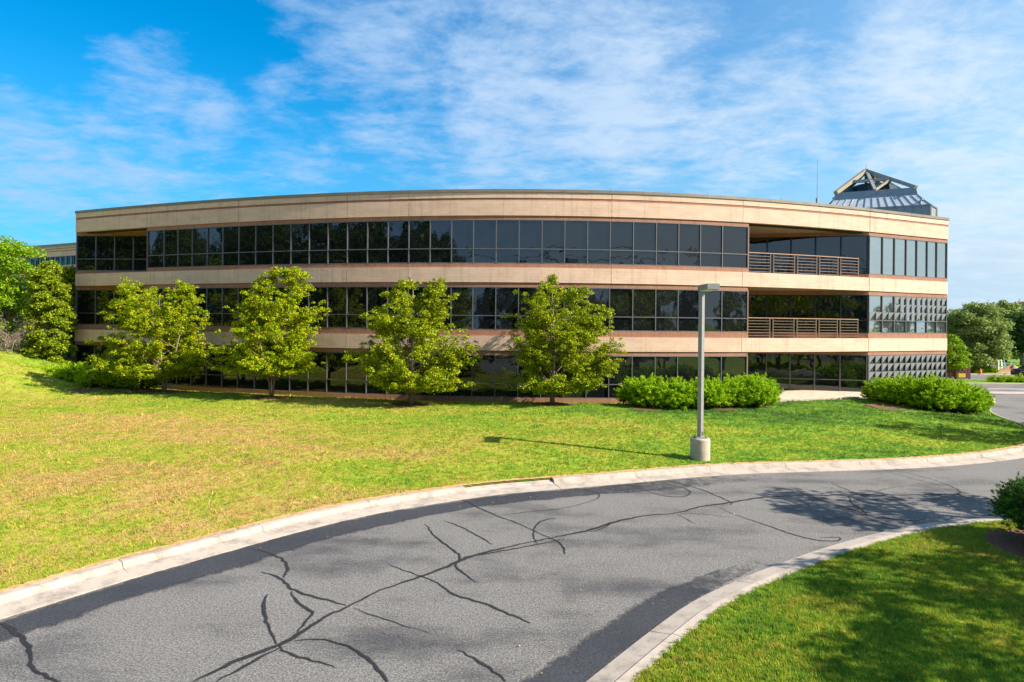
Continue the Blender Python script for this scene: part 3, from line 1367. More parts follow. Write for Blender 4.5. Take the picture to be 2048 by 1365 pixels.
CR = [  # photo pixels, width in metres
    ([(385, 1365), (470, 1323), (545, 1297), (590, 1275), (640, 1240), (700, 1212), (760, 1180), (840, 1155), (905, 1130), (945, 1112), (1010, 1096), (1060, 1085), (1110, 1075), (1180, 1062), (1235, 1042), (1300, 1030), (1355, 1028), (1395, 1014), (1450, 1008), (1520, 995), (1600, 992), (1700, 990), (1800, 991), (1860, 990), (1905, 988)], .14),
    ([(430, 1365), (520, 1318), (560, 1296)], .10),
    ([(535, 1190), (526, 1215), (533, 1245), (548, 1275), (556, 1290)], .12),
    ([(556, 1290), (565, 1305), (610, 1318), (672, 1337)], .10),
    ([(590, 1282), (640, 1278), (690, 1290), (735, 1315), (775, 1365)], .11),
    ([(500, 1098), (540, 1106), (570, 1122), (578, 1138), (565, 1158)], .10),
    ([(522, 1145), (565, 1158), (585, 1183), (640, 1197), (695, 1212)], .09),
    ([(585, 1183), (585, 1200), (615, 1218), (628, 1225), (600, 1258), (590, 1275)], .09),
    ([(0, 1247), (40, 1270), (60, 1300), (62, 1340), (120, 1365)], .15),
    ([(705, 1217), (770, 1240), (860, 1268)], .05),
    ([(777, 1130), (850, 1156), (880, 1168), (905, 1190), (960, 1205), (1010, 1225), (1062, 1247)], .09),
    ([(850, 1048), (870, 1075), (905, 1100), (925, 1116), (905, 1133), (956, 1167)], .09),
    ([(886, 1041), (930, 1057), (985, 1090)], .06),
    ([(925, 1000), (985, 1030), (1030, 1045), (1080, 1068), (1115, 1082), (1130, 1100), (1128, 1112)], .07),
    ([(1112, 1037), (1080, 1042), (1066, 1060), (1068, 1080), (1078, 1090)], .08),
    ([(1006, 1031), (1060, 1024), (1130, 1018), (1180, 1004), (1202, 995), (1196, 986), (1150, 976)], .05),
    ([(1202, 984), (1230, 993)], .05),
    ([(1250, 968), (1320, 992), (1365, 996), (1384, 988), (1375, 978), (1310, 963)], .06),
    ([(1345, 965), (1400, 978), (1440, 995), (1472, 1010), (1440, 1012)], .06),
    ([(925, 1116), (1010, 1102), (1075, 1090), (1130, 1078)], .07),
    ([(1180, 1064), (1205, 1060), (1222, 1045)], .06),
    ([(1355, 1030), (1375, 1040), (1393, 1050)], .05),
    ([(1360, 1028), (1400, 1028), (1465, 1036)], .05),
    ([(1440, 1015), (1455, 1025), (1530, 1050), (1600, 1075), (1650, 1084), (1685, 1082), (1680, 1074), (1640, 1077)], .07),
    ([(1592, 978), (1605, 990), (1680, 1012), (1740, 1032), (1806, 1054)], .06),
    ([(1698, 992), (1700, 1005), (1725, 1020), (1735, 1030)], .07),
    ([(1755, 1004), (1720, 990), (1680, 975), (1660, 965)], .05),
    ([(1740, 1030), (1800, 1042), (1848, 1042), (1850, 1034)], .05),
    ([(1800, 943), (1870, 960), (1930, 985), (1905, 990), (1995, 1008)], .06),
    ([(1770, 942), (1850, 965), (1885, 970)], .05),
    ([(915, 1300), (965, 1328), (1015, 1365)], .12),
    ([(1650, 975), (1720, 990), (1800, 972), (1880, 970)], .04),
]
for k, (pl, w) in enumerate(CR):
    pts = [at_z(x, y, -.13) for x, y in pl]
    pts = resample(smooth_poly(pts, 2), .12)
    pts = [p + Vector((rnd.uniform(-.02, .02), rnd.uniform(-.02, .02), 0)) for p in pts]
    n = len(pts)
    ws = [w * (0.75 + .25 * math.sin(i * .17 + k) + rnd.uniform(-.10, .16)) * min(1, .35 + i / 6, .35 + (n - 1 - i) / 6) for i in range(n)]
    ws = [q * .82 for q in ws]
    ribbon('tar_seal', pts, ws, -.1215 + .0006 * (k % 5), M['tar'], road)

# back street on the right
def sheet(name, m, pts, z, kind='structure', parent=None):
    mb = MB()
    mb.poly([(x, y, z) for x, y in pts])
    o = mb.build(name, m, parent)
    if kind:
        o['kind'] = kind
    return o


def vbox(name, m, x0, x1, y0, y1, z0, z1, parent=None):
    mb = MB()
    mb.box(((x0 + x1) / 2, (y0 + y1) / 2, (z0 + z1) / 2), (x1 - x0, y1 - y0, z1 - z0))
    return mb.build(name, m, parent)


tag(vbox('verge', M['turf'], 39.5, 150, 55.9, 59.6, -.3, -.02), kind='structure')
tag(vbox('verge', M['turf'], 39.5, 200, 67.4, 300, -.3, -.01), kind='structure')
tag(vbox('pavement', M['kerb_concrete'], 39.5, 150, 66.2, 67.4, -.3, 0), kind='structure')
tag(vbox('pavement', M['kerb_concrete'], 39.5, 150, 55.4, 55.9, -.3, .0), kind='structure')
for y_ in (51.5, 46.2):
    vbox('painted_line', M['white_paint'], 41, 62, y_, y_ + .18, -.126, -.122, road)
vbox('concrete_apron', M['kerb_concrete'], 38.5, 70, 47.8, 49.4, -.128, -.1235, road)
# left path
mb = MB()
pl = [at_y(x, y, 44.5) for x, y in ((-200, 734), (0, 733), (150, 732.5), (210, 732))]
pts = [Vector((p.x, p.y, 0)) for p in pl]
L = [(p.x, p.y - .35) for p in pts]
U = [(p.x, p.y + .35) for p in pts]
zl, zu = HZ(L), HZ(U)
for i in range(3):
    mb.quad((*L[i], zl[i] + .04), (*L[i + 1], zl[i + 1] + .04), (*U[i + 1], zu[i + 1] + .04), (*U[i], zu[i] + .04))
tag(mb.build('path', M['kerb_concrete']), kind='structure')
# patio before the ground floor recess
pa = [plan(x) for x in (1497, 1560, 1620, 1680, 1736)]
pa2 = [p + Vector((.2, -2.1, 0)) for p in pa]
mb = MB()
zb = .38
for i in range(4):
    a, b, c, d = pa2[i], pa2[i + 1], pa[i + 1] + Vector((0, 3 if i < 3 else 0, 0)), pa[i] + Vector((0, 3, 0))
    P = [(a.x, a.y, 0), (b.x, b.y, 0), (c.x, c.y, 0), (d.x, d.y, 0), (a.x, a.y, zb), (b.x, b.y, zb), (c.x, c.y, zb), (d.x, d.y, zb)]
    mb.box8(P)
tag(mb.build('patio', M['patio_concrete']), kind='structure')


# ------------------------------------------------------------------ foliage builders
def leaf_mesh(name, P, size, m, rs, up=.35, aspect=.62, out=None, elong=None):
    """P: n x 3 leaf centres; rhombic leaves of given sizes"""
    n = len(P)
    nor = rs.normal(size=(n, 3))
    nor[:, 2] = np.abs(nor[:, 2]) + up
    if out is not None:
        nor += out
    nor /= np.linalg.norm(nor, axis=1)[:, None]
    if elong is not None:
        t = elong + rs.normal(size=(n, 3)) * .35
    else:
        t = rs.normal(size=(n, 3))
    t -= (t * nor).sum(1)[:, None] * nor
    t /= np.linalg.norm(t, axis=1)[:, None] + 1e-9
    b = np.cross(nor, t)
    s = size[:, None] if hasattr(size, '__len__') else size
    V = np.empty((n, 4, 3))
    V[:, 0] = P - t * s * .5
    V[:, 1] = P + b * s * .5 * aspect - t * s * .05
    V[:, 2] = P + t * s * .5
    V[:, 3] = P - b * s * .5 * aspect - t * s * .05
    me = bpy.data.meshes.new(name)
    me.vertices.add(n * 4)
    me.vertices.foreach_set('co', V.reshape(-1))
    me.loops.add(n * 4)
    me.loops.foreach_set('vertex_index', np.arange(n * 4, dtype=np.int32))
    me.polygons.add(n)
    me.polygons.foreach_set('loop_start', np.arange(n, dtype=np.int32) * 4)
    me.polygons.foreach_set('loop_total', np.full(n, 4, dtype=np.int32))
    me.update(calc_edges=True)
    at = me.attributes.new('lv', 'FLOAT', 'POINT')
    at.data.foreach_set('value', np.repeat(rs.random(n), 4))
    me.materials.append(m)
    return me


def env_sample(env, rs, n, ydepth=3.0):
    """env: rows (z, xl, xr) relative to trunk foot; returns points inside"""
    env = sorted(env)
    z = np.array([e[0] for e in env])
    xl = np.array([e[1] for e in env])
    xr = np.array([e[2] for e in env])
    out = []
    while len(out) < n:
        zz = rs.uniform(z[0], z[-1])
        a, b = np.interp(zz, z, xl), np.interp(zz, z, xr)
        if rs.random() > (b - a) / (xr - xl).max() * 1.1:
            continue
        th = rs.uniform(0, 2 * math.pi)
        r = rs.random() ** .38
        w = (b - a) / 2
        cx_ = (a + b) / 2
        out.append((cx_ + math.cos(th) * r * w, math.sin(th) * r * min(w, ydepth), zz, r))
    return np.array(out)


def make_tree(name, loc, env, seed, leaf, bark, label, cat='tree', group=None, nclu=150, nleaf=22000, lsize=.11,
              trunk_r=.13, stems=1, ydepth=3., crad=(.35, .7), flat=.6, fork=.25, rz=0, branchy=False):
    rs = np.random.RandomState(seed)
    root = empty(name, loc, rz)
    tag(root, label, cat, group)
    top = max(e[0] for e in env)
    bot = min(e[0] for e in env)
    C = env_sample(env, rs, nclu, ydepth)
    rad = rs.uniform(crad[0], crad[1], nclu)
    BR = []
    if branchy:
        tips = env_sample(env, rs, nclu, ydepth)
        tips = tips[np.argsort(-tips[:, 3])][:int(nclu * .72)]
        CL, RL = [], []
        for tp in tips:
            h = math.hypot(tp[0], tp[1])
            z0 = max(bot * .75, tp[2] - h * rs.uniform(.45, .95) - .25)
            a0 = np.array([tp[0] * .08, tp[1] * .08, z0])
            a2 = tp[:3] * np.array([1.15, 1.0, 1.0]) + np.array([0, 0, .18 if tp[2] > (bot + top) / 2 else 0])
            a1 = a0 * .5 + a2 * .5 + np.array([rs.uniform(-.15, .15), rs.uniform(-.15, .15), .12 + h * .08])
            BR.append((a0, a1, a2))
            k = 7
            for i in range(k):
                t = .38 + .62 * (i + rs.uniform(0, .8)) / k
                c = a0 * (1 - t) ** 2 + a1 * 2 * t * (1 - t) + a2 * t * t
                side_ = rs.normal(size=3) * np.array([.20, .20, .09])
                CL.append(c + side_)
                RL.append(rs.uniform(crad[0], crad[1]) * (1.15 - .55 * t))
        C = np.column_stack([np.array(CL), np.ones(len(CL))])
        rad = np.array(RL)
        nclu = len(C)
    # pull centres in so that leaf clumps end at the envelope
    C[:, 2] = np.clip(C[:, 2], bot + .32, top + .05)
    if not branchy:
        C[:, 0] *= .93
        C[:, 1] *= .9
    idx = rs.choice(nclu, nleaf, p=rad ** 2 / (rad ** 2).sum())
    d = rs.normal(size=(nleaf, 3))
    d /= np.linalg.norm(d, axis=1)[:, None]
    rr = rs.random(nleaf) ** .38
    d[:, 2] = np.where(rs.random(nleaf) < .3, np.abs(d[:, 2]), d[:, 2])
    rr = np.where(rs.random(nleaf) < .10, rr * 1.4, rr)
    P = C[idx, :3] + d * (rad[idx] * rr)[:, None] * np.array([1.15, 1.15, flat])
    droop = np.hypot(d[:, 0], d[:, 1]) * rr
    P[:, 2] -= droop ** 2 * rad[idx] * .35
    me = leaf_mesh('crown', P, lsize * rs.uniform(.6, 1.3, nleaf), leaf, rs, .4, .7, out=d * .5)
    cr = link(bpy.data.objects.new('crown', me), root)
    # trunk with limbs
    mb = MB()
    lead = []
    fh = max(.5, bot + (top - bot) * fork * .3)
    if stems == 1:
        pts = [(0, 0, -.15), (rs.uniform(-.04, .04), 0, fh * .5), (rs.uniform(-.06, .06), rs.uniform(-.05, .05), fh), (rs.uniform(-.2, .2), 0, bot + (top - bot) * .5), (rs.uniform(-.2, .2), 0, top * .93)]
        rd = [trunk_r * 1.35, trunk_r, trunk_r * .85, trunk_r * .5, trunk_r * .12]
        mb.tube(pts, rd, 9)
        lead.append((pts, rd))
    else:
        for k in range(stems):
            an = k * 2 * math.pi / stems + .5
            lx, ly = math.cos(an), math.sin(an) * .6
            pts = [(lx * .05, ly * .05, -.15), (lx * .14, ly * .14, fh * .5), (lx * .42, ly * .35, fh), (lx * 1.0, ly * .8, bot + (top - bot) * .45), (lx * 1.2, ly, top * .85)]
            rd = [trunk_r, trunk_r * .75, trunk_r * .62, trunk_r * .4, trunk_r * .1]
            mb.tube(pts, rd, 8)
            lead.append((pts, rd))
    for a0, a1, a2 in BR[::3]:
        pts, rd = lead[rs.randint(len(lead))]
        zs = [p[2] for p in pts]
        bz = min(a0[2], zs[-1])
        b0 = (np.interp(bz, zs, [p[0] for p in pts]), np.interp(bz, zs, [p[1] for p in pts]), bz)
        br = np.interp(bz, zs, rd) * .4
        mb.tube([b0, tuple(a1), tuple(a1 * .4 + a2 * .6)], [br, br * .55, .006], 5, cap=False)
    for c in (C[:: max(1, nclu // 45)] if not branchy else []):
        pts, rd = lead[rs.randint(len(lead))]
        z = max(fh * .9, c[2] - np.hypot(c[0], c[1]) * .75 - .1)
        zs = [p[2] for p in pts]
        z = min(z, zs[-1])
        bx = np.interp(z, zs, [p[0] for p in pts])
        by = np.interp(z, zs, [p[1] for p in pts])
        br = np.interp(z, zs, rd) * .45
        m1 = (bx + (c[0] - bx) * .55 + rs.uniform(-.1, .1), by + (c[1] - by) * .55 + rs.uniform(-.1, .1), z + (c[2] - z) * .65)
        mb.tube([(bx, by, z), m1, (c[0], c[1], c[2])], [br, br * .6, .008], 5, cap=False)
    mb.build('trunk', bark, root, smooth=True)
    return root


def copy_tree(root, loc, rz=0, sc=1, label=None, group=None):
    r = root.copy()
    COL.objects.link(r)
    r.location = loc
    r.rotation_euler = (0, 0, rz)
    r.scale = (sc, sc, sc)
    if label:
        r['label'] = label
    if group:
        r['group'] = group
    for ch in list(root.children):
        c = ch.copy()
        COL.objects.link(c)
        c.parent = r
    return r


def px_env(rows, foot, scale=1.0):
    out = []
    for y, xl, xr in rows:
        a = at_y(xl, y, foot.y)
        b = at_y(xr, y, foot.y)
        out.append((a.z - foot.z, a.x - foot.x, b.x - foot.x))
    return out


G4 = 'young trees planted along the curved front'
TREES = [
    ((328, 789), .20, [(555, 248, 300), (575, 236, 390), (600, 240, 402), (618, 232, 395), (640, 200, 422), (660, 200, 420), (680, 215, 422), (700, 190, 418), (720, 185, 400), (740, 225, 392), (758, 262, 362)],
     'leaf_birch', 3, 'leftmost front tree, yellow-green with splayed trunk, beside the low juniper'),
    ((543, 799), .22, [(537, 556, 592), (555, 512, 620), (580, 490, 636), (600, 480, 640), (620, 465, 645), (650, 445, 645), (680, 432, 620), (700, 432, 640), (720, 436, 640), (742, 455, 630), (750, 480, 600)],
     'leaf_birch', 2, 'second front tree from the left, yellow-green with a thin high top and forked trunk'),
    ((822, 812), .25, [(558, 850, 885), (575, 785, 895), (600, 765, 900), (620, 722, 895), (640, 730, 905), (660, 735, 922), (685, 708, 960), (710, 702, 952), (735, 722, 930), (760, 738, 930), (772, 765, 905), (786, 862, 904)],
     'leaf_green', 1, 'third front tree from the left, broad green crown drooping low at its right side'),
    ((1105, 812), .25, [(556, 1045, 1105), (575, 1036, 1170), (600, 1040, 1210), (620, 1030, 1215), (640, 1012, 1225), (660, 1030, 1240), (680, 1002, 1243), (700, 1000, 1225), (725, 1012, 1225), (750, 1018, 1218), (775, 1055, 1195), (790, 1066, 1145)],
     'leaf_green', 1, 'rightmost front tree, tall olive-green crown just left of the long juniper'),
]
for k, ((fx, fy), fz, rows_, lf, st, lab) in enumerate(TREES):
    foot = at_z(fx, fy, fz)
    foot.z = hz1(foot.x, foot.y)
    env = px_env(rows_, foot)
    fy_ = float(np.interp(foot.x, FAC[:, 0], FAC[:, 1]))
    make_tree('deciduous_tree', foot, env, 11 + k, M[lf], M['bark_grey'], lab, 'tree', G4, nclu=215 + 10 * k, nleaf=105000, lsize=.098, branchy=True,
              trunk_r=.13 if st == 1 else .085, stems=st, ydepth=min(3.0, fy_ - foot.y - .35), crad=(.19, .42), flat=.6)
    m_ = MB()
    rr = 1.25 if k else 1.6
    ring_ = []
    prof_n = 30
    for q in range(prof_n):
        an = 2 * math.pi * q / prof_n
        r_ = rr * (1 + .12 * math.sin(3 * an + k) + .06 * math.sin(7 * an))
        ring_.append((foot.x + r_ * math.cos(an), foot.y + r_ * .8 * math.sin(an)))
    zz_ = HZ(ring_)
    m_.v = [(x, y, z + .012) for (x, y), z in zip(ring_, zz_)]
    m_.v += [(foot.x + (x - foot.x) * .5, foot.y + (y - foot.y) * .5, foot.z + .06) for x, y in ring_]
    m_.v.append((foot.x, foot.y, foot.z + .09))
    for q in range(prof_n):
        j = (q + 1) % prof_n
        m_.f.append((q, j, prof_n + j, prof_n + q))
        m_.f.append((prof_n + q, prof_n + j, 2 * prof_n))
        m_.uv += [(0, 0)] * 7
    tag(m_.build('mulch_bed', M['mulch'], smooth=True), kind='structure')


# junipers
def juniper(name, blobs, seed, n, label, mat='leaf_juniper', lsize=(.12, .26), group=None, cat='shrub', rise=.42, stem=True, plume=1.0):
    """blobs: (x, y, z, rx, ry, rz) world"""
    rs = np.random.RandomState(seed)
    cx_, cy_ = np.mean([b[0] for b in blobs]), np.mean([b[1] for b in blobs])
    cz_ = min(hz1(b[0], b[1]) for b in blobs)
    root = empty(name, (cx_, cy_, cz_))
    tag(root, label, cat, group)
    w = np.array([b[3] * b[5] + b[3] * b[4] for b in blobs])
    # sub-clumps on the blob surfaces
    nc = max(60, n // 48)
    bi = rs.choice(len(blobs), nc, p=w / w.sum())
    D = rs.normal(size=(nc, 3))
    D[:, 2] = np.abs(D[:, 2]) * 1.1 - .35
    D[:, 1] -= .3
    D /= np.linalg.norm(D, axis=1)[:, None]
    BB = np.array(blobs)[bi]
    CC = BB[:, :3] + D * BB[:, 3:6] * rs.uniform(.62, .98, nc)[:, None]
    pd = D * .9 + rs.normal(size=(nc, 3)) * .32
    pd[:, 2] = pd[:, 2] * .55 + rise
    pd /= np.linalg.norm(pd, axis=1)[:, None]
    pl = rs.uniform(.22, .60, nc) * plume
    ci = rs.randint(nc, size=n)
    tt = rs.random(n) ** .8
    dd = rs.normal(size=(n, 3))
    outd = pd[ci] + dd * .42
    outd /= np.linalg.norm(outd, axis=1)[:, None]
    P = CC[ci] + pd[ci] * (tt * pl[ci])[:, None] + dd * (.075 * (1.15 - tt))[:, None] * plume - np.array([cx_, cy_, cz_])
    sz = rs.uniform(lsize[0], lsize[1], n)
    me = leaf_mesh('foliage', P, sz, M[mat], rs, .1, .15, elong=outd * 1.7)
    o = link(bpy.data.objects.new('foliage', me), root)
    # dense inner leaves, coloured dark to stand in for shade inside the bush
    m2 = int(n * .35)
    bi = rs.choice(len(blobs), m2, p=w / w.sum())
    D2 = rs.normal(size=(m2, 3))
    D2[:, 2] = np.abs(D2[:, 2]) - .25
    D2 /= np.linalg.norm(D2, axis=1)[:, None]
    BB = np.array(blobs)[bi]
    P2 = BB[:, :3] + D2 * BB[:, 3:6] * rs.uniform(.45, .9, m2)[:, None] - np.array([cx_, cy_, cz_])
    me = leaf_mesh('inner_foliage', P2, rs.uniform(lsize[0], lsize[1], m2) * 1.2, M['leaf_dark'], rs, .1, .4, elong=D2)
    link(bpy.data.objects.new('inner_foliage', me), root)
    if stem:
        mb = MB()
        for b in blobs:
            for q in range(9):
                an = rs.uniform(0, 6.28)
                x0, y0 = b[0] - cx_, b[1] - cy_
                z0 = hz1(b[0], b[1]) - cz_
                ex, ey = x0 + math.cos(an) * b[3] * .75, y0 + math.sin(an) * b[4] * .75
                mb.tube([(x0 + rs.uniform(-.2, .2), y0 + rs.uniform(-.2, .2), z0 - .05), (x0 + (ex - x0) * .5, y0 + (ey - y0) * .5, z0 + .15), (ex, ey, z0 + b[5] * .8)], [.05, .035, .01], 5)
        mb.build('stem', M['bark'], root)
    return root


def jb(cols_, Yd, seed, n, label, dx=1.0, group=None):
    """cols_: (x centre px, top y px, base y px, half width px)"""
    bl = []
    for xc, yt, yb, hw in cols_:
        p = at_z(xc, yb, .3)
        p = at_y(xc, yb, p.y + .9)
        gz = hz1(p.x, p.y)
        tz = at_y(xc, yt, p.y).z
        bl.append((p.x, p.y, gz + (tz - gz) * .30, hw * 1.12 / F * p.y, min(1.35, hw * 1.2 / F * p.y), (tz - gz) * .62))
    return juniper('juniper_bush', bl, seed, n, label, group=group)


jb([(1268, 762, 812, 26), (1300, 757, 818, 32), (1350, 764, 820, 38), (1405, 762, 820, 40), (1455, 760, 818, 36), (1500, 752, 818, 38), (1524, 756, 812, 24)], 34, 5, 120000,
   'long bright green juniper bush behind the lamp post, widest of the bushes by the facade')
jb([(1768, 762, 806, 30), (1812, 757, 814, 38), (1862, 758, 820, 40), (1908, 764, 820, 38), (1940, 775, 818, 26)], 34, 6, 95000,
   'rounded bright green juniper bush at the right corner of the building')
jb([(120, 742, 772, 30), (160, 734, 776, 34), (205, 730, 780, 34), (250, 732, 780, 34), (290, 742, 782, 26)], 40, 7, 40000,
   'low spreading dark green juniper under the leftmost tree')
for xs_b in ([(1262, 1548, 817)], [(1765, 1955, 817)], [(130, 330, 782)]):
    for x0, x1, yb in xs_b:
        ps = [at_z(x0 + (x1 - x0) * i / 12, yb + 4 + 3 * math.sin(i), .3) for i in range(13)]
        a_ = [(p.x, p.y) for p in ps]
        b_ = [(p.x, p.y + 2.4) for p in ps]
        za, zb_ = HZ(a_), HZ(b_)
        m_ = MB()
        for i in range(12):
            m_.quad((*a_[i], za[i] + .02), (*a_[i + 1], za[i + 1] + .02), (*b_[i + 1], zb_[i + 1] + .05), (*b_[i], zb_[i] + .05))
        tag(m_.build('mulch_bed', M['mulch']), kind='structure')
# near clipped shrub at the right frame edge
nb = at_z(2084, 1112, .08)
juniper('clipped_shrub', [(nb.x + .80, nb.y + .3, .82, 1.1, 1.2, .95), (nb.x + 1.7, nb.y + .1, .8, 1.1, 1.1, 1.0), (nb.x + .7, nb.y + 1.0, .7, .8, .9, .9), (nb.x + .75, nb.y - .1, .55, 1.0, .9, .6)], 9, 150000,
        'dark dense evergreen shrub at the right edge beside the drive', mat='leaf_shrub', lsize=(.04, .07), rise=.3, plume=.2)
m_ = MB()
ring_ = [(nb.x + .75 + 1.5 * math.cos(a), nb.y + .25 + 1.4 * math.sin(a)) for a in np.linspace(0, 2 * math.pi, 30)[:-1]]
m_.poly([(x, y, .089) for x, y in ring_])
tag(m_.build('mulch_bed', M['mulch']), kind='structure')

# ------------------------------------------------------------------ lamp post
lf = at_z(1400, 917, .05)
lf.z = hz1(lf.x, lf.y)
LP = empty('lamp_post', lf)
tag(LP, 'grey square lamp post with box head on a round concrete base in the lawn', 'lamp post')
mb = MB()
lathe(mb, [(.0, -.3), (.36, -.3), (.36, .74), (.345, .78), (.32, .80), (0, .80)], (0, 0, 0), 36)
mb.build('concrete_base', M['concrete_light'], LP, smooth=False)
mb = MB()
mb.box((0, 0, .825), (.42, .42, .05))
mb.build('base_plate', M['pole_metal'], LP)
for bx_, by_ in ((-.15, -.15), (.15, -.15), (.15, .15), (-.15, .15)):
    mb = MB()
    mb.tube([(bx_, by_, .84), (bx_, by_, .90)], [.018, .018], 6)
    mb.build('bolt', M['dark_metal'], LP)
htop = at_y(1400, 571, lf.y).z - lf.z
mb = MB()
mb.box((0, 0, (.85 + htop) / 2), (.16, .16, htop - .85), math.radians(38))
mb.build('pole', M['pole_metal'], LP)
mb = MB()
mb.box((0.02, 0, .97), (.06, .19, .16), math.radians(38))
mb.build('hand_hole_cover', M['coping_metal'], LP)
hd = empty('lamp_head')
hd.parent = LP
mb = MB()
mb.box((.10, -.45, htop - .10), (.44, 1.05, .20), math.radians(2))
mb.build('housing', M['pole_metal'], hd)
mb = MB()
mb.box((.10, -.50, htop - .215), (.36, .80, .03), math.radians(2))
mb.build('lens', M['white_paint'], hd)

# ------------------------------------------------------------------ background left
p = at_y(60, 700, 56)
OB = empty('office_building', (-45, 64, 0))
tag(OB, 'distant matching cream office wing behind the left trees', 'building')
wa, wb = Vector((-75, 77.5, 0)), Vector(((165 - 1024) / F * 64, 64, 0))


def kb2(y_px, x=149, Y=64.3):
    return at_y(x, y_px, Y).z


for nm, m_n, y0_, y1_, of in (('coping', 'coping_metal', 490, 485, .08), ('wall_panel', 'cream_brick', 494, 490, .02), ('brick_stripe', 'red_brick', 495.5, 494, 0),
                              ('wall_panel', 'cream_brick', 499, 495.5, .02), ('brick_stripe', 'red_brick', 500.5, 499, 0), ('wall_panel', 'cream_brick', 510.5, 500.5, .02),
                              ('wall_panel', 'cream_brick', 541, 529, .02), ('brick_stripe', 'red_brick', 543, 541, 0), ('wall_panel', 'cream_brick', 560, 543, .02),
                              ('wall_panel', 'cream_brick', 610, 580, .02), ('wall_panel', 'cream_brick', 700, 630, .02)):
    z0, z1 = kb2(y0_), kb2(y1_)
    band(nm, M[m_n], OB, [wa, wb], (z0 - EYE) * K, (z1 - EYE) * K, of, .3)
band('backing_wall', M['backing'], OB, [wa, wb], -150, (kb2(486) - EYE) * K, -.35, 3)
for ya, yb_ in ((510.5, 529), (560, 580), (610, 630)):
    for i in range(30):
        t0, t1 = 1 - i * .03, 1 - (i + 1) * .03
        a, b = wa.lerp(wb, t1), wa.lerp(wb, t0)
        mb = MB()
        z0, z1 = kb2(yb_), kb2(ya)
        mb.bar((a.x, a.y, (z0 + z1) / 2), (a.x, a.y, (z0 + z1) / 2 + .001), .1, .1)
        mb = MB()
        mb.bar((a.x, a.y - .02, z0), (a.x, a.y - .02, z1), .08, .1)
        mb.bar((a.x, a.y - .02, z1 - .04), (b.x, b.y - .02, z1 - .04), .06, .06)
        wn = mb.build('window', M['mullion_metal'], OB)
        mb = MB()
        d = (b - a).normalized() * .06
        mb.quad((a.x + d.x, a.y + .08, z0), (b.x - d.x, b.y + .08, z0), (b.x - d.x, b.y + .08, z1 - .08), (a.x + d.x, a.y + .08, z1 - .08))
        mb.build('pane', M['dark_glass'], wn)
for ch in OB.children:
    ch.location = (45, -64, 0)

# left trees
def gtree(px, py, Y, rows_, seed, leaf, label, bark='bark', z=None, **kw):
    f = at_y(px, py, Y)
    z0 = hz1(f.x, f.y) if z is None else z
    f = Vector((f.x, f.y, z0))
    env = px_env(rows_, f)
    return make_tree(kw.pop('name', 'deciduous_tree'), f, env, seed, M[leaf], M[bark], label, **kw)


gtree(20, 700, 50, [(480, -30, 40), (500, -60, 72), (525, -80, 92), (560, -90, 88), (600, -90, 68), (640, -80, 66), (670, -60, 58), (685, -40, 30)], 31, 'leaf_bright',
      'large bright green tree at the far left edge behind the dead bush', nclu=200, nleaf=26000, lsize=.20, trunk_r=.2, ydepth=3.5, crad=(.5, .95))
gtree(100, 703, 45.5, [(520, 90, 108), (545, 76, 120), (580, 68, 130), (620, 60, 136), (660, 52, 140), (700, 50, 140), (735, 58, 136)], 32, 'leaf_conifer',
      'shaggy yellow-tipped conifer beside the left end of the building', name='conifer_tree', nclu=190, nleaf=40000, lsize=.15, trunk_r=.14, ydepth=2.0, crad=(.25, .5))
gtree(138, 705, 48.5, [(535, 125, 142), (580, 118, 152), (640, 118, 158), (690, 120, 156)], 33, 'leaf_green',
      'narrow dark evergreen squeezed between conifer and building corner', name='conifer_tree', nclu=90, nleaf=10000, lsize=.2, trunk_r=.12, ydepth=2, crad=(.4, .7))
# dead bush
db = at_y(8, 693, 44)
db.z = hz1(db.x, db.y)
rs = np.random.RandomState(4)
mb = MB()


def twig(p, d, L, r, lvl):
    pts = [p]
    for _ in range(3):
        d = (d + Vector(rs.normal(size=3)) * .22).normalized()
        p = p + d * L / 3
        pts.append(p)
    mb.tube(pts, [r, r * .85, r * .7, r * .5], 4, cap=False)
    if lvl:
        for _ in range(3 + (lvl > 2)):
            k = rs.randint(1, 4)
            nd = (d + Vector(rs.normal(size=3)) * .6)
            nd.z += .05
            twig(pts[k], nd.normalized(), L * .68, r * .5, lvl - 1)


for _ in range(7):
    an = rs.uniform(0, 6.28)
    twig(Vector((0, 0, 0)), Vector((math.cos(an) * .8, math.sin(an) * .5, .8)).normalized(), 1.35, .05, 4)
DB = empty('dead_bush', db)
tag(DB, 'bare leafless pinkish-brown bush at the left edge below the green tree', 'bush')
mb.build('branches', M['bark_grey'], DB)

# ------------------------------------------------------------------ background right
far_trees = [
    (1950, 742, 70, [(610, 1930, 1972), (625, 1905, 2000), (650, 1890, 2004), (680, 1885, 2000), (705, 1890, 1998), (725, 1900, 1985)], 'leaf_far_haze', 'broad mid-green tree right of the building corner', 24000, .26),
    (2010, 738, 92, [(606, 1985, 2020), (625, 1965, 2052), (650, 1960, 2060), (690, 1965, 2055), (715, 1985, 2035)], 'leaf_far_haze', 'taller green tree behind, above the thin street lamp', 14000, .36),
    (2044, 740, 84, [(625, 2025, 2080), (650, 2010, 2100), (680, 2008, 2100), (702, 2020, 2080)], 'leaf_dark', 'dark green tree with bare low trunks at the right edge', 12000, .3),
    (2062, 735, 110, [(604, 2040, 2090), (625, 2015, 2120), (660, 2010, 2130), (700, 2020, 2120)], 'leaf_brown', 'brownish green tree farthest back at the right edge', 9000, .4),
    (1905, 745, 95, [(618, 1890, 1925), (650, 1870, 1945), (700, 1870, 1950), (730, 1880, 1940)], 'leaf_far_haze', 'green tree half hidden behind the building corner', 9000, .36),
]
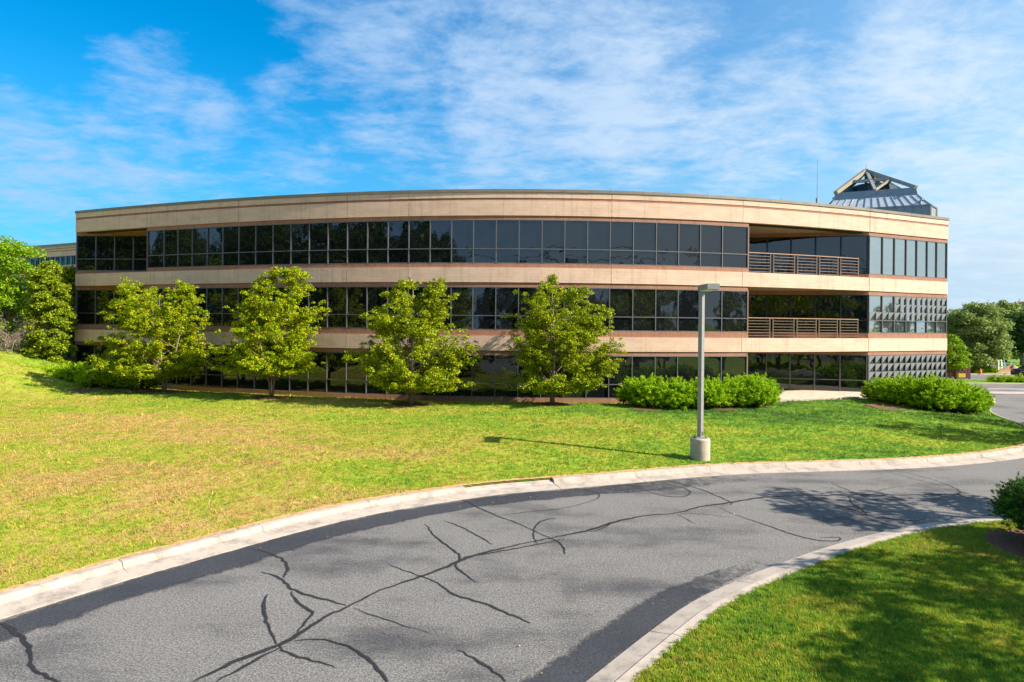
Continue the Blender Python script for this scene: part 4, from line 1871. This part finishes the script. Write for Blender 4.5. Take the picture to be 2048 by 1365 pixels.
for k, (fx, fy, Y, rows_, lf_, lab, nl, ls) in enumerate(far_trees):
    gtree(fx, fy, Y, rows_, 50 + k, lf_, lab, z=0, group='trees beyond the street', nclu=150, nleaf=nl, lsize=ls, trunk_r=.22, ydepth=4.5, crad=(.5, 1.1))
gtree(1912, 748, 60, [(672, 1892, 1912), (690, 1880, 1926), (710, 1880, 1938), (728, 1885, 1942), (738, 1890, 1930)], 60, 'leaf_bright',
      'small yellow-green sapling just right of the building corner', z=0, nclu=70, nleaf=7000, lsize=.16, trunk_r=.08, ydepth=1.4, crad=(.25, .5))
# a far wood as one mass
rs = np.random.RandomState(77)
n = 26000
ang = rs.uniform(-.95, .95, n)
R_ = rs.uniform(170, 230, n)
X_ = np.sin(ang) * R_ * 1.3
Y_ = 60 + np.cos(ang) * R_
H_ = 7.5 + 2.5 * np.sin(X_ * .13) + 1.8 * np.sin(X_ * .31 + 1) + 1.0 * np.sin(X_ * .9)
Zt = rs.random(n) ** .7 * H_
me = leaf_mesh('far_wood', np.stack([X_, Y_, Zt], 1), rs.uniform(1.2, 2.6, n), M['leaf_far_haze'], rs, .2, .8)
tag(link(bpy.data.objects.new('far_wood', me)), kind='stuff')

# low shrubs beyond the car park
def low_shrub(x0, x1, yt, yb, Y, seed, label, mat='leaf_conifer'):
    bl = []
    nb_ = max(2, int((x1 - x0) / 18))
    for i in range(nb_):
        x = x0 + (x1 - x0) * (i + .5) / nb_
        b = at_y(x, yb, Y)
        tz = at_y(x, yt, Y).z
        bl.append((b.x, Y, .1, (x1 - x0) / nb_ * .62 / F * Y, .7, max(.3, (tz - 0) * .75)))
    juniper('low_shrub', bl, seed, 7000, label, mat=mat, lsize=(.12, .25), group='shrubs beyond the car park', stem=False)


low_shrub(1984, 2060, 757, 769, 57.5, 21, 'low green shrub row on the verge past the car park', 'leaf_juniper')
low_shrub(1936, 1954, 740, 750, 69, 22, 'small shrub across the street beside the orange cone')
low_shrub(1958, 1984, 736, 750, 70, 23, 'round dark shrub in front of the white sign')
# dumpster screen
zf = 0
SCN = empty('timber_screen', (at_y(1911, 757, 60).x, 60, 0))
tag(SCN, 'dark red slatted timber screen at the building corner', 'fence')
for i in range(9):
    m_ = MB()
    m_.box((-1.3 + i * .33, 0, .72), (.28, .05, 1.35))
    m_.build('slat', M['red_slats'], SCN)
for i in range(3):
    m_ = MB()
    m_.box((-1.45 + i * 1.45, .1, .78), (.12, .12, 1.6))
    m_.build('post', M['red_slats'], SCN)
m_ = MB()
m_.box((.6, -.05, .35), (.7, .03, .4))
m_.build('notice_board', M['yellow_paint'], SCN)
# cones
for px, py, h, lab in ((1935, 752, .95, 'taller orange traffic cone across the street beside the small shrub'), (1961, 752, .6, 'shorter orange traffic cone across the street by the round shrub')):
    b = at_y(px, py, 66.8)
    CN = empty('traffic_cone', (b.x, 66.8, 0.0))
    tag(CN, lab, 'traffic cone', 'orange cones across the street')
    m_ = MB()
    lathe(m_, [(.16, .04), (.12, .3 * h), (.04, h), (0, h)], (0, 0, 0), 12)
    m_.build('cone', M['orange_plastic'], CN, smooth=True)
    m_ = MB()
    m_.box((0, 0, .02), (.4, .4, .04))
    m_.build('cone_base', M['orange_plastic'], CN)
    m_ = MB()
    lathe(m_, [(.105, .42 * h), (.08, .62 * h)], (0, 0, 0), 12)
    m_.build('reflective_band', M['white_paint'], CN)
# monument sign
b = at_y(1986, 746, 72)
SG = empty('monument_sign', (b.x, 72, 0))
tag(SG, 'white arched monument sign beyond the street', 'sign')
m_ = MB()
for sx in (-.62, .62):
    m_.box((sx, 0, .6), (.16, .16, 1.2))
for i in range(8):
    a0, a1 = math.pi * i / 8, math.pi * (i + 1) / 8
    m_.bar((math.cos(a0) * .62, 0, 1.15 + .28 * math.sin(a0)), (math.cos(a1) * .62, 0, 1.15 + .28 * math.sin(a1)), .14, .12)
m_.build('frame', M['white_paint'], SG)
m_ = MB()
m_.box((0, .02, .68), (1.06, .08, .75))
m_.build('sign_board', M['concrete_light'], SG)
m_ = MB()
for z in (.9, .74, .58):
    m_.box((0, -.03, z), (.8, .02, .05))
m_.build('sign_stripes', M['dark_metal'], SG)
# street lamp far
b = at_y(1997, 746, 73)
SL = empty('street_lamp', (b.x, 73, 0))
tag(SL, 'thin dark street lamp standing beside the white arched sign', 'street lamp')
ht = at_y(1997, 686, 73).z
m_ = MB()
m_.tube([(0, 0, 0), (0, 0, ht)], [.08, .05], 7)
m_.build('pole', M['steel_grey'], SL)
m_ = MB()
m_.box((0, 0, ht - .5), (.3, .3, .5))
m_.build('lantern', M['dark_metal'], SL)
# feather flags
for i, (px, ln) in enumerate(((2002, 0), (2009, -.1), (2018, .35))):
    b = at_y(px, 744, 72)
    FL = empty('feather_flag', (b.x, 72, 0))
    tag(FL, ('upright blue and white feather flag nearest the street lamp', 'middle blue feather flag of the three', 'leaning blue feather flag next to the sand mound')[i], 'flag', 'blue feather flags')
    m_ = MB()
    m_.tube([(0, 0, 0), (ln * .5, 0, .8), (ln, 0, 1.4)], [.02, .015, .01], 5)
    m_.build('pole', M['white_paint'], FL)
    m_ = MB()
    pts = [(0.02, 0, .25), (.26, .03, .35), (.24 + ln * .5, .05, .8), (ln + .08, .02, 1.32), (ln, 0, 1.4), (ln * .5, 0, .8)]
    m_.poly(pts)
    m_.poly([(x, y + .02, z) for x, y, z in reversed(pts)])
    m_.build('banner', M['blue_cloth'] if i else M['white_paint'], FL)
# sand mound
b = at_y(2032, 752, 69)
m_ = MB()
nn = 18
for r in range(6):
    rr = 2.1 * r / 5
    for q in range(nn):
        a = 2 * math.pi * q / nn
        hh = .75 * math.exp(-(rr / 1.1) ** 2) * (1 + .25 * math.sin(3 * a)) - (.05 if r == 5 else 0)
        m_.v.append((b.x + rr * math.cos(a) * 1.2, 69.5 + rr * math.sin(a) * .7, hh))
for r in range(5):
    for q in range(nn):
        j = (q + 1) % nn
        m_.f.append((r * nn + q, r * nn + j, (r + 1) * nn + j, (r + 1) * nn + q))
        m_.uv += [(0, 0)] * 4
tag(m_.build('sand_mound', M['sand'], smooth=True), 'low heap of reddish sand and rubble beside the blue flags', 'sand mound')


# parked car at the right edge
def car(loc, rz, label):
    c = empty('parked_car', loc, rz)
    tag(c, label, 'car')
    prof = [(-2.15, .35), (-2.2, .75), (-2.05, .98), (-1.5, 1.02), (-.95, 1.42), (.45, 1.45), (1.15, 1.0), (2.0, .85), (2.2, .6), (2.15, .32)]
    mb = MB()
    for s in (-1, 1):
        q = [(x, s * (.86 if z < 1.05 else .68), z) for x, z in prof]
        mb.poly(q if s < 0 else list(reversed(q)))
    for (x0, z0), (x1, z1) in zip(prof, prof[1:] + prof[:1]):
        w0, w1 = (.86 if z0 < 1.05 else .68), (.86 if z1 < 1.05 else .68)
        mb.quad((x0, -w0, z0), (x0, w0, z0), (x1, w1, z1), (x1, -w1, z1))
    mb.build('body', M['car_paint'], c)
    for s in (-1, 1):
        mb = MB()
        q = [(-1.3, s * .82, 1.06), (-.9, s * .72, 1.38), (.4, s * .72, 1.40), (.95, s * .82, 1.06)]
        mb.poly(q if s < 0 else list(reversed(q)))
        mb.build('side_window', M['dark_glass'], c)
        for x in (-1.35, 1.35):
            mb = MB()
            mb.tube([(x, s * .70, .33), (x, s * .89, .33)], [.33, .33], 16)
            w = mb.build('wheel', M['rubber'], c)
            mb = MB()
            mb.tube([(x, s * .885, .33), (x, s * .90, .33)], [.2, .2], 12)
            mb.build('rim', M['steel_grey'], w)
        mb = MB()
        mb.box((-2.17, s * .6, .8), (.06, .35, .14))
        mb.build('tail_light', M['orange_plastic'], c)
        mb = MB()
        mb.box((2.12, s * .6, .7), (.08, .35, .12))
        mb.build('headlight', M['white_paint'], c)
    return c


b = at_y(2052, 757, 62)
car((b.x + 1.7, 62.5, -.13), 0, 'dark car passing on the street at the right edge')

# overhead wire
p0, p1 = at_y(1975, 657, 88), at_y(2300, 659, 80)
WR = MB()
WR.tube([p0, (p0 + p1) / 2 - Vector((0, 0, .2)), p1], [.02] * 3, 4)
tag(WR.build('overhead_wire', M['steel_grey']), 'thin overhead wire crossing before the far trees at right', 'wire')

# ------------------------------------------------------------------ trees outside the frame: they shade the drive and stand in the window reflections
def gen_env(h, r, b=.22):
    return [(h * b, -r * .45, r * .45), (h * (b + .12), -r * .85, r * .85), (h * .5, -r, r), (h * .72, -r * .8, r * .8), (h * .9, -r * .45, r * .45), (h, -r * .12, r * .12)]


sh = make_tree('shade_tree', (19.6, 14.2, 0), gen_env(9.0, 3.2), 71, M['leaf_green'], M['bark'], 'tall tree by the drive, off the right side of the view', 'tree', 'shade trees right of the drive',
               nclu=62, nleaf=5200, lsize=.22, trunk_r=.2, ydepth=3, crad=(.35, .75))
for x, y, s, rz in ((28.6, 25.6, .95, 1), (17.2, 8.6, 1.0, 2.1), (14.8, 3.0, 1.0, 3.3), (36.0, 24.0, 1.1, 4), (14.6, 6.0, .85, 4.4),  (21.5, 9.5, 1.0, 3.8), (31.5, 30.0, .8, 2.4), (26, 12, 1.1, 3), (24, 6, 1.15, 5.0), (21.5, 1.5, 1.0, .5)):
    copy_tree(sh, (x, y, 0), rz, s)
big = make_tree('street_tree', (-52, 0, 1), gen_env(21, 8.0, .06), 81, M['leaf_dark'], M['bark'], 'large dark tree mirrored in the windows, behind the viewpoint', 'tree', 'trees behind the viewpoint',
                nclu=150, nleaf=15000, lsize=.55, trunk_r=.35, ydepth=7, crad=(1.0, 2.0), flat=.8)
for x, y, s, rz in ((-92, 30, 1.05, 1), (-84, 20, 1.0, 2), (-76, 11, 1.0, 3), (-64, 5, 1.1, 4), (-42, -6, 1.0, 5), (-33, -13, 1.05, 2.5), (-70, -6, 1.2, .7), (-24, -20, .95, 1.4), (-58, 14, 1.1, 2.2), (-48, -14, 1.25, 3.1), (-100, 10, 1.2, .3), (-60, -20, 1.3, 1.3), (-36, -26, 1.15, 5.3), (-86, -8, 1.3, 4.4), (-6, -48, .6, .2), (5, -52, .6, 1.9), (16, -50, .6, 2.9), (28, -50, .58, 5.9), (40, -44, .58, 3.4), (52, -36, .58, 4.9), (64, -30, .55, .9),
                    (-12, -36, .68, 2), (0, -44, .62, 3), (11, -40, .66, 4.2), (22, -42, .60, 5.1), (34, -38, .68, .4), (46, -30, .62, 1.7), (58, -22, .70, 2.8), (70, -14, .62, 3.9), (-2, -60, .9, 1.1), (20, -66, .9, 2.2), (44, -60, .85, 0), (96, 28, .46, 1), (100, 36, .44, 2), (98, 45, .46, 3), (102, 54, .44, 4), (95, 20, .46, 5), (92, 11, .5, 6)):
    copy_tree(big, (x, y, 0), rz, s)
# wires on poles behind the viewpoint, mirrored in the upper glass
PW = None
for i, x in enumerate((-20, 18, 56)):
    PO = empty('utility_pole', (x, -24 + i * 3, 0))
    tag(PO, 'wooden utility pole behind the viewpoint', 'utility pole', 'utility poles behind the viewpoint')
    m_ = MB()
    m_.tube([(0, 0, 0), (0, 0, 18)], [.16, .11], 8)
    m_.build('pole', M['bark'], PO)
    m_ = MB()
    m_.box((0, 0, 17.3), (.12, 2.2, .12))
    m_.build('crossarm', M['bark'], PO)
for k, (dy, z) in enumerate(((-1, 17.4), (1, 17.0), (0, 15.4), (0, 14.6))):
    m_ = MB()
    for i in range(2):
        a = Vector((-20 + 38 * i, -24 + 3 * i + dy, z))
        b = Vector((18 + 38 * i, -21 + 3 * i + dy, z))
        pts = [a.lerp(b, t) - Vector((0, 0, 1.1 * 4 * t * (1 - t))) for t in np.linspace(0, 1, 9)]
        m_.tube(pts, [.05] * 9, 4)
    tag(m_.build('power_line', M['dark_metal']), 'power line strung behind the viewpoint and mirrored in the upper glass', 'power line', 'power lines behind the viewpoint')


# ------------------------------------------------------------------ grass
def tuft(name, seed, n, h, spread):
    rs = np.random.RandomState(seed)
    mb = MB()
    for _ in range(n):
        a = rs.uniform(0, 6.28)
        r = spread * math.sqrt(rs.random())
        x, y = r * math.cos(a), r * math.sin(a)
        hh = h * rs.uniform(.6, 1.25)
        la = rs.uniform(0, 6.28)
        ln = hh * rs.uniform(.2, .9)
        w = .0045 + .004 * rs.random()
        pa_ = la + 1.57
        dx, dy = math.cos(pa_) * w, math.sin(pa_) * w
        mb.v += [(x - dx, y - dy, -.005), (x + dx, y + dy, -.005), (x + math.cos(la) * ln, y + math.sin(la) * ln, hh)]
        k = len(mb.v)
        mb.f.append((k - 3, k - 2, k - 1))
        mb.uv += [(0, 0)] * 3
    me = mb.mesh(name, M['grass_blade'])
    return me


def scatter(name, pts, scl, seed, tn, th, ts):
    me = bpy.data.meshes.new(name)
    me.vertices.add(len(pts))
    me.vertices.foreach_set('co', np.asarray(pts, float).reshape(-1))
    a = me.attributes.new('sc', 'FLOAT', 'POINT')
    a.data.foreach_set('value', scl)
    o = link(bpy.data.objects.new(name, me))
    o['kind'] = 'stuff'
    src = bpy.data.objects.new('grass_tuft', tuft('grass_tuft', seed, tn, th, ts))
    ng = bpy.data.node_groups.new(name + '_nodes', 'GeometryNodeTree')
    ng.interface.new_socket('Geometry', in_out='INPUT', socket_type='NodeSocketGeometry')
    ng.interface.new_socket('Geometry', in_out='OUTPUT', socket_type='NodeSocketGeometry')
    gi, go = ng.nodes.new('NodeGroupInput'), ng.nodes.new('NodeGroupOutput')
    m2p = ng.nodes.new('GeometryNodeMeshToPoints')
    iop = ng.nodes.new('GeometryNodeInstanceOnPoints')
    oi = ng.nodes.new('GeometryNodeObjectInfo')
    oi.inputs[0].default_value = src
    na = ng.nodes.new('GeometryNodeInputNamedAttribute')
    na.data_type = 'FLOAT'
    na.inputs[0].default_value = 'sc'
    rv = ng.nodes.new('FunctionNodeRandomValue')
    rv.data_type = 'FLOAT_VECTOR'
    rv.inputs[0].default_value = (0, 0, 0)
    rv.inputs[1].default_value = (.15, .15, 6.283)
    ng.links.new(gi.outputs[0], m2p.inputs[0])
    ng.links.new(m2p.outputs[0], iop.inputs['Points'])
    ng.links.new(oi.outputs['Geometry'], iop.inputs['Instance'])
    ng.links.new(rv.outputs[0], iop.inputs['Rotation'])
    ng.links.new(na.outputs[0], iop.inputs['Scale'])
    ng.links.new(iop.outputs[0], go.inputs[0])
    md = o.modifiers.new('scatter', 'NODES')
    md.node_group = ng
    return o


def in_poly(P, poly):
    x, y = P[:, 0], P[:, 1]
    c = np.zeros(len(P), bool)
    j = len(poly) - 1
    for i in range(len(poly)):
        xi, yi = poly[i]
        xj, yj = poly[j]
        m = ((yi > y) != (yj > y)) & (x < (xj - xi) * (y - yi) / (yj - yi + 1e-12) + xi)
        c ^= m
        j = i
    return c


rs = np.random.RandomState(123)
lawn_poly = [tuple(p) for p in CA[::2]] + [(38, 75), (-60, 75), (-60, -40)]


def fr_pts_gen(dens, ymin, ymax):
    """uniform points inside the (slightly enlarged) view wedge"""
    wmax = .90 * ymax + 1
    n = int(dens * 2 * wmax * (ymax - ymin))
    X = rs.uniform(-wmax, wmax, n)
    Y = rs.uniform(ymin, ymax, n)
    m = np.abs(X) < .90 * Y + .6
    return np.stack([X[m], Y[m]], 1)


PTS, SCL = [], []
for y0_, y1_, dn_, sc in ((7, 14, 170, 1.0), (14, 20, 120, 1.15), (20, 27, 75, 1.35), (27, 36, 42, 1.7), (36, 52, 14, 2.2)):
    P = fr_pts_gen(dn_, y0_, y1_)
    ok = in_poly(P, lawn_poly)
    P = P[ok]
    d = polydist(P, CA[::2])
    yf = np.interp(P[:, 0], FAC[:, 0], FAC[:, 1], left=200, right=200)
    keep = (d > .05) & (P[:, 1] < yf - .35)
    for (fx, fy), fz, *_r in TREES:
        f_ = at_z(fx, fy, fz)
        keep &= np.hypot(P[:, 0] - f_.x, (P[:, 1] - f_.y) / .8) > 1.2
    keep &= ~((P[:, 0] > pa2[0].x) & (P[:, 0] < pa2[-1].x) & (P[:, 1] > np.interp(P[:, 0], [p.x for p in pa2], [p.y for p in pa2])))
    P = P[keep]
    z = HZ(P)
    PTS.append(np.column_stack([P, z]))
    big_ = np.where(rs.random(len(P)) < .02, 2.0, 1.0)
    SCL.append(np.full(len(P), sc) * rs.uniform(.6, 1.3, len(P)) * big_)
PTS = np.concatenate(PTS)
SCL = np.concatenate(SCL)
scatter('grass', PTS, SCL, 1, 16, .035, .075)
# island grass
inn = [(p.x, p.y) for p in inner]
ip = inn + [(60, 0), (10, 0)]
P = fr_pts_gen(300, 7.0, 17.5)
P = P[in_poly(P, ip)]
P = P[np.hypot((P[:, 0] - nb.x - .75) / 1.5, (P[:, 1] - nb.y - .25) / 1.4) > .97]
d = polydist(P, np.array(inn)[::2])
z = -.015 + .10 * np.clip(d / 1.2, 0, 1)
scatter('island_grass', np.column_stack([P, z]), rs.uniform(.75, 1.3, len(P)), 2, 18, .05, .07)

# fallen leaves on road and lawn
n = 420
P = fr_pts_gen(2.2, 8.8, 30)
rs.shuffle(P)
P = P[:n]
inl = in_poly(P, lawn_poly)
z = np.where(inl, HZ(P) + .03, -.112)
me = leaf_mesh('fallen_leaves', np.column_stack([P, z]), rs.uniform(.025, .06, len(P)), M['leaf_litter_brown'], rs, 2.5, .7)
tag(link(bpy.data.objects.new('fallen_leaves', me)), kind='stuff')
